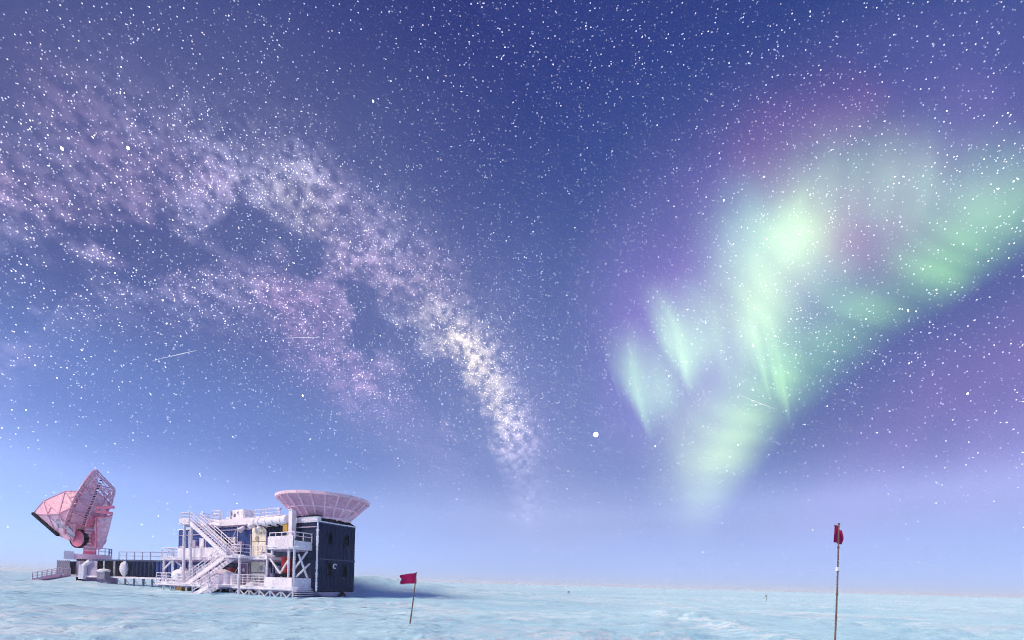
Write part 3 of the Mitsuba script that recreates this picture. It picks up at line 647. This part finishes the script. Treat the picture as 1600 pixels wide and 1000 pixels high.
for p, q, w in ((P(575, 640, -1.8), P(620, 470, -2.0), 0.4), (P(500, 480, -1.6), P(556, 415, -2.4), 0.45), (P(560, 640, 1.6), P(620, 470, 1.8), 0.4), (P(480, 640, 1.2), P(556, 430, 1.8), 0.45)):
    add(f'{Z}__yoke', beam(p, q, w), 'm_pink_deep')
lad = [P(606, 150, -3.4), P(566, 250, -3.7), P(528, 345, -3.9), P(500, 410, -4.1), P(474, 490, -3.9)]
for p, q in zip(lad[:-1], lad[1:]):
    for i in range(5):
        c = p + (q - p) * i / 5
        add(f'{Z}__ladder__rung', beam(c - RX * 0.13 - RY * 0.2, c + RX * 0.13 - RY * 0.2 + up * 0.05, 0.14, 0.1), 'm_dark')
add(f'{Z}__ladder', path_tube([p + RX * 0.22 - RY * 0.1 for p in lad], 0.05, 6), 'm_pink_rib')
# the scoop shield: faceted plates on a frame, near and far side, floor between
SH = dict(A=(525, 222, 0.6), B=(345, 228, 1.9), C=(185, 300, 1.7), D=(105, 395, 1.0), E=(285, 550, 1.0), F=(400, 605, 1.6), G=(428, 470, 2.9), H=(300, 395, 3.3), I=(410, 335, 3.1), J=(215, 400, 2.6))
tri = ['ABI', 'BHI', 'BCH', 'CJH', 'CDJ', 'DEJ', 'EHJ', 'EFH', 'FGH', 'GIH', 'GAI']
for sgn in (-1, 1):
    pt = {k_: P(u, v, sgn * dy + 0.4) for k_, (u, v, dy) in SH.items()}
    for t3 in tri:
        c = sum(pt[x] for x in t3) / 3
        add(f'{Z}__scoop_shield__panel', slab([c + (pt[x] - c) * 0.985 for x in t3], 0.06), 'm_pink')
    es = sorted({tuple(sorted((t3[i], t3[(i + 1) % 3]))) for t3 in tri for i in range(3)})
    m = MB()
    for x, y in es:
        o = np.array([0, sgn * 0.07, 0])
        m.put(*tube(pt[x] + o, pt[y] + o, 0.05, n=6))
    for x, y, f_ in (('B', 'H', .5), ('C', 'H', .5), ('B', 'I', .5), ('E', 'H', .5)):
        o = np.array([0, sgn * 0.1, 0]); mm = (pt[x] + pt[y]) / 2
        m.put(*tube(mm + o, pt['J' if x in 'CE' else 'A'] + o, 0.04, n=6))
    add(f'{Z}__scoop_shield' if sgn < 0 else f'{Z}__scoop_shield__frame', m.mesh(), 'm_pink_rib')
nr = {k_: P(u, v, -dy + 0.4) for k_, (u, v, dy) in SH.items()}; fr = {k_: P(u, v, dy + 0.4) for k_, (u, v, dy) in SH.items()}
for x, y in ('DE', 'EF', 'FG'):
    for a, b, c in ((nr[x], nr[y], fr[y]), (nr[x], fr[y], fr[x])):
        add(f'{Z}__scoop_shield__floor_panel', slab([a, b, c], 0.06), 'm_pink')
add(f'{Z}__scoop_shield__lip', MB().put(*beam(P(103, 392, -1.1), P(287, 552, -1.1), 0.30, 0.34)).put(*beam(P(103, 392, 1.9), P(287, 552, 1.9), 0.3, 0.34)).put(*beam(P(103, 392, -1.1), P(103, 392, 1.9), 0.3)).put(*beam(P(287, 552, -1.1), P(287, 552, 1.9), 0.3)).mesh(), 'm_dark')
for u, v in ((292, 455), (318, 488), (345, 460), (372, 520), (395, 552), (350, 490)):
    c = P(u, v, -2.75)
    add(f'{Z}__scoop_shield__hatch', hexa([c + RX * (x * 0.2 + z * 0.07) + RY * (y * 0.12) + up * (z * 0.26 - x * 0.14) for x in (-1, 1) for y in (-1, 1) for z in (-1, 1)]), 'm_rime')
m = MB()
for p, q in (((280, 440), (320, 440)), ((285, 470), (300, 500)), ((330, 440), (360, 480)), ((320, 495), (345, 480)), ((370, 490), (400, 520)), ((365, 540), (400, 570))):
    m.put(*beam(P(*p, -2.95), P(*q, -2.95), 0.11))
add(f'{Z}__scoop_shield__hinge', m.mesh(), 'm_grey')

# ---------------------------------------------------------------- marker flags
def flag_cloth(p, along, down, w, h, waves, amp, seed):
    n, m_ = 22, 14
    along, down = np.asarray(along, float), np.asarray(down, float)
    side = unit(np.cross(along, down))
    v = []
    for s in (1, -1):
        for i in range(n + 1):
            for j in range(m_ + 1):
                a, b = i / n, j / m_
                k = amp * a ** 0.7 * math.sin(waves * 2 * np.pi * a + 1.3 * b + seed) + 0.35 * amp * math.sin(5 * b + 7 * a + seed)
                edge = 1 + 0.05 * math.sin(9 * b + seed) * a
                v.append(p + along * (w * a * edge) + down * (h * (b + 0.16 * a * (0.35 - b) + 0.12 * a * a)) + side * (k * (a > 0) + s * 0.003))
    v = np.array(v); N = (n + 1) * (m_ + 1)
    f = []
    for i in range(n):
        for j in range(m_):
            a, b, c, d = i * (m_ + 1) + j, (i + 1) * (m_ + 1) + j, (i + 1) * (m_ + 1) + j + 1, i * (m_ + 1) + j + 1
            f += [[a, b, c], [a, c, d], [a + N, c + N, b + N], [a + N, d + N, c + N]]
    return v, np.array(f)
def marker(lab, foot_, head, r, cloth, tape=None, bsdf='m_cloth'):
    k = thing('marker_flag', lab, 'flag', 'marker flags in the snow')
    foot_, head = np.asarray(foot_, float), np.asarray(head, float)
    pts = [foot_ + (head - foot_) * q + np.array([0.012 * math.sin(3 * q) * (head - foot_)[2] / 2, 0, 0]) for q in np.linspace(0, 1, 8)]
    m = MB()
    for i, (p, q) in enumerate(zip(pts[:-1], pts[1:])):
        m.put(*tube(p, q, r * (1.15 - 0.05 * i), r * (1.1 - 0.05 * i), 10))
        m.put(*tube(q - unit(q - p) * 0.012, q + unit(q - p) * 0.012, r * 1.3, n=10))
    add(f'{k}__pole', m.mesh(), 'm_bamboo', 40)
    add(f'{k}__cloth', cloth(pts), bsdf, True)
    if tape:
        c = foot_ + (head - foot_) * tape
        add(f'{k}__tape', tube(c - up * 0.035, c + up * 0.035, r * 1.7, n=10), 'm_tape', 40)
    return k
f1, h1 = at(640, 979, 16.8), at(650.5, 894.5, 16.8)
f1[2] = ground_z(f1[0], f1[1]) - 0.08
marker('crimson flag blowing left from a leaning pole near the station', f1, h1, 0.024,
       lambda p: flag_cloth(h1 + [-0.01, 0, -0.02], unit([-0.93, -0.3, -0.05]), unit([0.08, 0, -1]), 0.60, 0.42, 0.9, 0.06, 0.4))
f2, h2 = at(1300.5, 1080, 7.5), at(1310.5, 818.5, 7.5)
f2[2] = ground_z(f2[0], f2[1]) - 0.05
k = marker('crimson flag seen edge on atop the tall thin pole with white tape', f2, h2, 0.0145,
       lambda p: flag_cloth(h2 + [-0.045, 0.03, -0.01], unit([0.80, 0.60, -0.04]), unit([-0.03, 0, -1]), 0.34, 0.31, 1.2, 0.035, 2.1), tape=0.725)
for i, (px, py, d, lab) in enumerate(((1197, 939, 80, 'tiny dark marker flag far out on the plain near the horizon'), (889, 929, 88, 'faintest tiny marker flag near the middle of the horizon'))):
    f3 = at(px, py, d); f3[2] = ground_z(f3[0], f3[1]) - 0.05
    h3 = f3 + [0.08, 0, (1.05, 0.7)[i]]
    marker(lab, f3, h3, 0.035, lambda p: flag_cloth(h3, unit([-0.9, -0.3, 0]), (0, 0, -1.0), 0.4, 0.32, 1, 0.05, 1.0), bsdf='m_violet')

# ---------------------------------------------------------------- aurora: thin glowing curtains high above the plain
def spline(pts, n):
    pts = np.asarray(pts, float)
    t = np.concatenate([[0], np.cumsum(np.linalg.norm(np.diff(pts[:, :2], axis=0), axis=1))])
    from scipy.interpolate import PchipInterpolator
    return np.stack([PchipInterpolator(t / t[-1], pts[:, k])(np.linspace(0, 1, n)) for k in range(pts.shape[1])], 1)
def curtain(key, lower, upper, far, glow, n=90, m_=24):
    """A ribbon of glowing air from its lower to its upper edge; far: distances in metres along it; glow(u, v) gives its light."""
    lo, hi = spline(lower, n), spline(upper, n)
    dist = np.interp(np.linspace(0, 1, n), np.linspace(0, 1, len(far)), far)
    v, uv = [], []
    for i in range(n):
        a, b = unit(ray(*lo[i])) * dist[i], unit(ray(*hi[i])) * dist[i] * 1.12
        for j in range(m_):
            q = j / (m_ - 1)
            v.append(a + (b - a) * q + unit(a) * 250 * math.sin(9 * i / n) * (1 - q)); uv.append((i / (n - 1), q))
    v = np.array(v) + [0, 0, CAM_H]
    i, j = np.meshgrid(np.arange(n - 1), np.arange(m_ - 1), indexing='ij')
    a = (i * m_ + j).ravel(); b, c, d = a + m_, a + m_ + 1, a + 1
    f = np.vstack([np.stack([a, b, c], 1), np.stack([a, c, d], 1)])
    if np.einsum('ij,ij->', np.cross(v[f[:, 1]] - v[f[:, 0]], v[f[:, 2]] - v[f[:, 0]]), v[f[:, 0]]) > 0:
        f = f[:, ::-1]
    uv = np.array(uv)
    k = add(key, (v, f), None, True, uv=uv)
    scene[k]['bsdf'] = {'type': 'ref', 'id': 'm_glowing_air'}
    scene[k]['emitter'] = {'type': 'area', 'radiance': mikit.proc(lambda p, n_, uv_: glow(uv_.x, uv_.y)), 'sampling_weight': 0.02}
    return k
scene['m_glowing_air'] = {'type': 'mask', 'opacity': mikit.proc(lambda p, n, uv: mi.Float(0.004)), 'b': {'type': 'twosided', 'b': {'type': 'diffuse', 'reflectance': {'type': 'rgb', 'value': 0.9}}}}
def hump(x, c, w):
    return dr.exp(-dr.square((x - c) / w))
def ends(u, a=0.15, b=0.15):
    return mikit.smoothstep(0, a, u) * (1 - mikit.smoothstep(1 - b, 1, u))
def rise(v, a, b):
    return mikit.smoothstep(0, a, v) * (1 - mikit.smoothstep(b, 1, v))
GREEN, PALE, TEAL, PINK = (0.44, 1.0, 0.24), (0.62, 1.0, 0.30), (0.38, 0.95, 0.34), (0.90, 0.30, 0.66)
AUR = thing('aurora', 'pale green and violet northern lights curving down to the horizon', 'aurora')
def streaks(u, v, n, seed):
    """Fine upright rays across a curtain, wandering a little with height."""
    x = u * n + 1.6 * mikit.noise(v * 2.0, seed) + seed
    return 0.6 * mikit.noise(x, 0.35 * v, seed) + 0.4 * mikit.noise(x * 2.7, 0.5 * v, seed + 3)
def g_main(u, v):
    rays = 0.68 + 0.64 * streaks(u, v, 18, 3.0)
    w = mikit.fbm(u * 7 + 2, v * 2.2, 6.0, 3)
    along = 0.42 + 0.25 * hump(u, 0.10, 0.08) + 0.80 * hump(u, 0.27, 0.07) + 0.45 * hump(u, 0.46, 0.09) + 0.20 * hump(u, 0.60, 0.05) + 1.25 * hump(u, 0.79, 0.14) - 0.20 * hump(u, 0.37, 0.04)
    lo = 0.10 * mikit.noise(u * 9, 1.0)
    e = mikit.smoothstep(0.5 * lo, lo + 0.34, v) * dr.power(dr.maximum(1 - v, 0), 1.7) * along * rays * (0.5 + 1.0 * w) * ends(u, 0.02, 0.24)
    return mi.Color3f(mikit.mix(mikit.mix(GREEN, TEAL, mikit.smoothstep(0.1, 0.8, v)), (0.72, 1.0, 0.34), mikit.smoothstep(0.55, 0.85, u))) * e * 0.185
curtain(f'{AUR}__main_band', [(1750, 345), (1630, 412), (1528, 468), (1426, 540), (1326, 616), (1246, 678), (1190, 748), (1140, 822), (1098, 905)],
        [(1560, 150), (1450, 215), (1350, 280), (1240, 370), (1150, 430), (1060, 520), (1010, 610), (975, 710), (985, 820)], (7000, 7600, 8600, 10500, 14000), g_main, 140, 30)
def g_blob(u, v):
    w = mikit.fbm(u * 3 + 1, v * 2.5, 0.5, 3)
    r = streaks(u, v, 9, 5.0)
    e = dr.exp(-dr.square((v - 0.47 - 0.22 * (w - 0.5)) / 0.24)) * (0.25 + 0.70 * hump(u, 0.36, 0.15) + 0.92 * hump(u, 0.62, 0.17)) * ends(u, 0.28, 0.3) * ends(v, 0.25, 0.25) * (0.5 + 0.45 * w + 0.5 * r)
    return mi.Color3f(PALE) * e * 0.150
curtain(f'{AUR}__bright_fold', [(1440, 420), (1345, 480), (1275, 545), (1215, 625), (1180, 700)], [(1310, 180), (1205, 235), (1110, 330), (1065, 430), (1060, 540)], (7600, 8200, 9000), g_blob, 110, 40)
def g_arc(u, v):
    w = mikit.fbm(u * 5, v * 2, 4.0, 4)
    r = streaks(u, v, 14, 8.0)
    e = dr.exp(-dr.square((v - 0.42 - 0.2 * (w - 0.5)) / 0.25)) * ends(u, 0.25, 0.2) * (0.15 + 0.9 * w + 0.5 * r) * ends(v, 0.25, 0.3)
    return mi.Color3f(mikit.mix(GREEN, (0.5, 0.9, 0.62), 0.5)) * e * 0.088
curtain(f'{AUR}__upper_arc', [(1110, 600), (1220, 470), (1330, 400), (1430, 400), (1520, 440), (1640, 420)], [(990, 320), (1170, 170), (1330, 110), (1470, 110), (1600, 120), (1740, 130)], (7600, 7200, 6800), g_arc, 110, 30)
def g_ray(n, seed, s, c=0.5):
    def fn(u, v):
        r = streaks(u, v, n, seed)
        lo = 0.30 * (1 - r) + 0.55 * dr.square(u - c)
        e = mikit.smoothstep(lo - 0.06, lo + 0.26, v) * (1 - mikit.smoothstep(0.34 + 0.25 * r, 1, v)) * ends(u, 0.42, 0.42) * (0.42 + 0.9 * r)
        return mi.Color3f(mikit.mix(PALE, TEAL, 0.35)) * e * s
    return fn
curtain(f'{AUR}__ray_patch', [(1172, 600), (1132, 628), (1100, 648), (1072, 628), (1040, 576)], [(1115, 405), (1075, 410), (1040, 418), (1010, 422), (975, 436)], (8600, 8800), g_ray(3.6, 2.0, 0.165), 70, 30)
curtain(f'{AUR}__ray_patch', [(1108, 656), (1073, 694), (1031, 714), (1003, 694), (963, 626)], [(1066, 478), (1031, 482), (996, 488), (961, 496), (921, 506)], (9000, 9300), g_ray(5, 9.0, 0.13), 70, 30)
curtain(f'{AUR}__ray_patch', [(1275, 600), (1240, 680), (1215, 650), (1180, 590)], [(1250, 440), (1200, 450), (1165, 455), (1130, 460)], (8600, 8800), g_ray(7, 4.0, 0.075), 70, 30)
def g_pink(u, v):
    w = mikit.fbm(u * 4 + 5, v * 3, 7.0, 4)
    e = ends(v, 0.3, 0.5) * ends(u, 0.25, 0.3) * (0.1 + 1.7 * w)
    return mi.Color3f(mikit.mix(PINK, (0.62, 0.32, 0.85), mikit.smoothstep(0.3, 0.7, mikit.noise(u * 5, v * 3, 2.0)))) * e * 0.047
curtain(f'{AUR}__violet_veil', [(1760, 330), (1600, 380), (1420, 500), (1260, 610), (1160, 740), (1090, 850)], [(1700, -120), (1450, -40), (1150, 60), (960, 230), (860, 470), (880, 760)], (8200, 9000, 10500, 15000), g_pink)
def g_low(u, v):
    w = mikit.fbm(u * 4 + 1, v * 3, 9.0, 4)
    return mi.Color3f(mikit.mix((0.62, 0.18, 1.0), (0.9, 0.26, 0.8), w)) * ends(v, 0.3, 0.6) * ends(u, 0.4, 0.1) * (0.3 + 1.4 * w) * 0.030
curtain(f'{AUR}__low_veil', [(1130, 900), (1400, 880), (1720, 850)], [(1300, 560), (1450, 430), (1760, 290)], (14000, 13000), g_low)

# ---------------------------------------------------------------- stars
RS = 24000.0
OCT_V = np.array([[1, 0, 0], [-1, 0, 0], [0, 1, 0], [0, -1, 0], [0, 0, 1], [0, 0, -1]], float)
OCT_F = np.array([[0, 2, 4], [2, 1, 4], [1, 3, 4], [3, 0, 4], [2, 0, 5], [1, 2, 5], [3, 1, 5], [0, 3, 5]])[:, ::-1]
# the galactic band: glowing star clouds cut by dark dust lanes, on a far shell of the sky
BAND_R = 32000.0
def band_mesh():
    lons, lats = np.radians(np.linspace(CORE - 185, CORE + 75, 340)), np.radians(np.linspace(-20, 24, 60))
    a0 = math.asin(GC)
    LO, LA = np.meshgrid(lons, lats, indexing='ij')
    c, s_ = np.cos(LA + a0), np.sin(LA + a0)
    d = GN * s_[..., None] + (GU * np.cos(LO)[..., None] + GV * np.sin(LO)[..., None]) * c[..., None]
    n, m_ = LO.shape
    i, j = np.meshgrid(np.arange(n - 1), np.arange(m_ - 1), indexing='ij')
    a = (i * m_ + j).ravel()
    v = d.reshape(-1, 3) * BAND_R
    f = np.vstack([np.stack([a, a + m_, a + m_ + 1], 1), np.stack([a, a + m_ + 1, a + 1], 1)])
    up_sky = (v[f].mean(1)[:, 2] > 200)
    f = f[up_sky]
    flip = np.einsum('ij,ij->i', np.cross(v[f[:, 1]] - v[f[:, 0]], v[f[:, 2]] - v[f[:, 0]]), v[f[:, 0]]) > 0
    f[flip] = f[flip][:, ::-1]
    return v, f, np.stack([np.degrees(LO).ravel(), np.degrees(LA).ravel()], 1)
def band_light(p, n, uv):
    d = p / BAND_R
    lon, lat = uv.x, uv.y
    def f3(k, o, q):
        return mikit.fbm(d.x * k + q, d.y * k + 3.1 * q, d.z * k + 5, o)
    dl = lon - CORE
    bend = BEND * mikit.smoothstep(38, 85, dr.abs(dl))
    w1, w2 = f3(3.4, 3, 1.0) - 0.5, f3(9.0, 4, 2.0) - 0.5
    lat = lat + bend + 3.5 * w1 + 4.5 * w2
    core = dr.exp(-dr.square(dl / 17)); wide = dr.exp(-dr.square(dl / 48))
    knot = dr.exp(-dr.square((lon - MID) / 6.5)) * dr.exp(-dr.square((lat + 0.6) / 2.4))
    far = mikit.smoothstep(30, 75, dr.abs(dl))
    upper = dr.exp(-dr.square((lat + 0.8) / (3.4 + 0.6 * far))) * (0.34 + 0.85 * core + 0.34 * far)
    lower = (1 - mikit.smoothstep(-22, 2, dl)) * dr.exp(-dr.square((lat - 7.5 + 3.2 * far) / (4.0 - 1.2 * far))) * (0.40 + 0.16 * core)
    halo = dr.exp(-dr.square((lat - 0.5) / 9.5)) * 0.16
    inner = dr.exp(-dr.square((lat - 5.0) / 6.0)) * dr.exp(-dr.square((dl + 14) / 22)) * 0.30
    clump = mikit.smoothstep(0.28, 0.74, f3(13.0, 5, 3.0))
    grain = f3(95.0, 3, 4.0)
    glow = (upper + lower + 0.75 * knot) * dr.lerp(0.32 + 1.1 * clump, 0.6 + 0.5 * clump, 0.7 * far) * (0.2 + 1.6 * mikit.smoothstep(0.25, 0.75, grain)) + (0.65 + 0.1 * far) * halo * (0.5 + grain) + inner * (0.35 + 0.9 * clump)
    q1 = f3(8.0, 5, 6.0); q2 = f3(17.0, 4, 7.0)
    ridge = 1 - dr.abs(2 * q1 - 1) * 3.2
    lane = dr.exp(-dr.square((lat - 3.4 - 3 * w2) / 2.5)) * mikit.smoothstep(0.31, 0.52, 0.6 * q1 + 0.4 * q2) + 0.75 * dr.exp(-dr.square((lat - 4) / 6.0)) * mikit.smoothstep(0.45, 0.95, ridge)
    light = mikit.smoothstep(0.07, 0.30, d.z) * glow * (1 - 0.94 * dr.clip(lane, 0, 1)) * (0.82 + 0.18 * wide)
    pink = mikit.smoothstep(0.4, 0.62, f3(5.0, 3, 8.0))
    colour = mikit.mix(mikit.mix((0.64, 0.60, 0.84), (0.94, 0.54, 0.82), dr.clip(pink * 0.6 + 0.7 * mikit.smoothstep(2, 6, lat) * wide, 0, 1)), (1.0, 0.84, 0.58), dr.clip(core * 1.1 * dr.exp(-dr.square((lat + 1.2) / 4.2)) + 0.5 * knot, 0, 1))
    return mi.Color3f(colour) * light * BAND_GAIN
BAND_GAIN = 0.12
bv, bf, buv = band_mesh()
scene['milky_way'] = mikit.ply((bv, bf), None, True, uv=buv)
scene['milky_way']['bsdf'] = {'type': 'ref', 'id': 'm_glowing_air'}
scene['milky_way']['emitter'] = {'type': 'area', 'radiance': mikit.proc(band_light), 'sampling_weight': 0.0}
labels['milky_way'] = {'label': 'grainy band of star clouds with dark dust lanes arching across the left sky', 'category': 'star band', 'kind': 'stuff'}

def star_light(n, el, mag, warm=0.0):
    """Radiance of n stars, from magnitude 0 (faint) to 1."""
    hue = rng.random(n)[:, None] - np.reshape(warm, (-1, 1)) * 0.45
    col = np.where(hue < 0.1, [1.1, 0.92, 0.76], np.where(hue < 0.5, [1.0, 0.97, 1.0], np.where(hue < 0.62, [1.08, 0.88, 0.86], [0.84, 0.92, 1.2])))
    return 0.72 * col * (0.05 + 0.80 * mag[:, None] + 0.14 * rng.random(n)[:, None] ** 2)
def sprinkle(n, power, r0, r1, base, band, lowest):
    d = unit(rng.normal(size=(n, 3)))
    el = np.degrees(np.arcsin(np.clip(d[:, 2], -1, 1)))
    keep = (d[:, 1] > -0.45) & (el > 2.5)
    d, el = d[keep], el[keep]
    lat, lon = galactic(d)
    dl = ang(lon, CORE)
    lat = lat + BEND * sstep(38, 85, np.abs(dl))
    P_ = mi.Point3f(*(np.ascontiguousarray(x) for x in (d * BAND_R).T)); lat0, _ = galactic(d)
    near = np.array(mi.luminance(band_light(P_, None, mi.Point2f(lon, lat0)))) / BAND_GAIN
    core = np.exp(-(dl / 22) ** 2) * np.exp(-((lat + 2) / 5) ** 2)
    chance = (base + band * 2.2 * np.clip(near, 0, 1.2)) * (lowest + (1 - lowest) * sstep(5, 28, el)) * (0.6 + 0.8 * meshkit.fbm(d * 5, 3, 4))
    keep = rng.random(len(d)) < chance
    d, el, core = d[keep], el[keep], core[keep]
    mag = rng.random(len(d)) ** power
    return d, el, mag, RS * np.radians(r0 + r1 * mag ** 0.8) * (1 - 0.32 * sstep(22, 52, el)), star_light(len(d), el, mag, core)
d, el, mag, rad, col = sprinkle(420000, 11.0, 0.034, 0.030, 0.19, 0.16, 0.16)
d2, el2, mag2, rad2, col2 = sprinkle(1000000, 2.0, 0.043, 0.008, 0.20, 0.7, 0.04)
def frame(d, el):
    flatten = 1 + 0.7 * sstep(36, 60, el)                                   # long exposure: high stars drawn out a little
    east = unit(np.cross(d, [0, 0, 1.0])); north = np.cross(east, d)
    return east * flatten[:, None], north
cen = d * RS + [0, 0, CAM_H]
inside = (d[:, 1] > 0.2) & (np.abs(d[:, 0] / d[:, 1]) < 1.2) & (d[:, 2] / d[:, 1] < 1.36)
order = np.argsort(-np.where(inside, mag, -1))
single, rest = order[:290], order[290:]
def star_mesh(d, el, rad, V, F):
    east, north = frame(d, el)
    x = V[None] * rad[:, None, None]
    v = d[:, None] * RS + [0, 0, CAM_H] + x[..., :1] * east[:, None] + x[..., 1:2] * north[:, None] + x[..., 2:] * d[:, None]
    return v.reshape(-1, 3), (F[None] + len(V) * np.arange(len(d))[:, None, None]).reshape(-1, 3)
TET_V = np.array([[1, 1, 1], [1, -1, -1], [-1, 1, -1], [-1, -1, 1]], float) / 1.3
TET_F = np.array([[0, 2, 1], [0, 1, 3], [0, 3, 2], [1, 2, 3]])[:, ::-1]
mat('m_star', (0.02, 0.02, 0.02), 0.9, spec=0.0)
va, fa = star_mesh(d[rest], el[rest], rad[rest], OCT_V, OCT_F)
vb, fb = star_mesh(d2, el2, rad2, TET_V, TET_F)
fb = fb[:, ::-1] if np.einsum('ij,ij->i', np.cross(vb[fb[:4, 1]] - vb[fb[:4, 0]], vb[fb[:4, 2]] - vb[fb[:4, 0]]), vb[fb[:4]].mean(1) - vb[:4].mean(0)).sum() < 0 else fb
key = 'star_field'
scene[key] = mikit.ply((np.vstack([va, vb]), np.vstack([fa, fb + len(va)])), {'type': 'null'}, False, color=np.vstack([np.repeat(col[rest], 6, 0), np.repeat(col2 * (0.50 + 0.15 * mag2[:, None]), 4, 0)]))
scene[key]['emitter'] = {'type': 'area', 'radiance': {'type': 'mesh_attribute', 'name': 'vertex_color'}, 'sampling_weight': 0.0}
labels[key] = {'label': 'thousands of faint small stars filling the night sky and the galactic band', 'category': 'stars', 'kind': 'stuff'}
ico = trimesh.creation.icosphere(subdivisions=2)
def star(label, p, r, rgb, group=None):
    k = thing('star', label, 'star', group)
    scene[k] = mikit.ply((ico.vertices * r + p, ico.faces), 'm_star', False)
    scene[k]['emitter'] = {'type': 'area', 'radiance': {'type': 'rgb', 'value': [float(x) for x in rgb]}, 'sampling_weight': 0.0}
    return k
for px, py, deg, lab in ((931, 679, 0.29, 'brightest star, a large white point low in the middle of the sky'), (97, 232, 0.10, 'left of two bright stars side by side in the galactic band'),
                         (200, 231, 0.11, 'right of two bright stars side by side in the galactic band'), (473, 618, 0.09, 'warm bright star below the galactic band above the roof bowl'),
                         (583, 158, 0.08, 'bright star high above the galactic band near the middle top'), (1024, 697, 0.075, 'lone white star just right of and below the brightest star'),
                         (1131, 313, 0.07, 'bright star at the upper left edge of the aurora'), (1512, 615, 0.075, 'bright star in the violet sky right of the aurora')):
    star(lab, unit(ray(px, py)) * RS, RS * math.radians(deg), (1.0, 0.95, 0.85) if px == 473 else (1.0, 1.0, 1.05))
for i in single:
    star('small white star among the many alike stars of the night sky', cen[i], rad[i] * 0.86, np.maximum(col[i], 0.42), 'brighter stars scattered over the sky')
for (x0, y0), (x1, y1), lab in (((238, 563), (308, 547), 'faint meteor streak below the galactic band at the left'), ((443, 528), (497, 527), 'faint level meteor streak in front of the galactic band'), ((1150, 615), (1211, 639), 'thin meteor streak in front of the aurora')):
    k = thing('meteor', lab, 'meteor', 'meteors')
    p, q = unit(ray(x0, y0)) * 6000, unit(ray(x1, y1)) * 6000
    scene[k] = mikit.ply(MB().put(*tube(p, p + (q - p) * 0.7, 0.6, 2.6, 6)).put(*tube(p + (q - p) * 0.7, q, 2.6, 0.5, 6)).mesh(), 'm_star', False)
    scene[k]['emitter'] = {'type': 'area', 'radiance': {'type': 'rgb', 'value': [0.22, 0.23, 0.27]}, 'sampling_weight': 0.0}

# ---------------------------------------------------------------- thin ice haze that softens the horizon
scene['haze_air'] = {'type': 'homogeneous', 'albedo': {'type': 'rgb', 'value': [0.95, 0.96, 0.97]}, 'sigma_t': 0.0004}
scene['haze'] = {'type': 'cube', 'to_world': mi.ScalarTransform4f().translate([0, 0, 10]).scale([6100, 6100, 12.5]), 'bsdf': {'type': 'null'}, 'interior': {'type': 'ref', 'id': 'haze_air'}}
scene['camera']['medium'] = {'type': 'ref', 'id': 'haze_air'}
labels['haze'] = {'label': 'thin pale ice haze lying over the snow plain', 'category': 'haze', 'kind': 'stuff'}
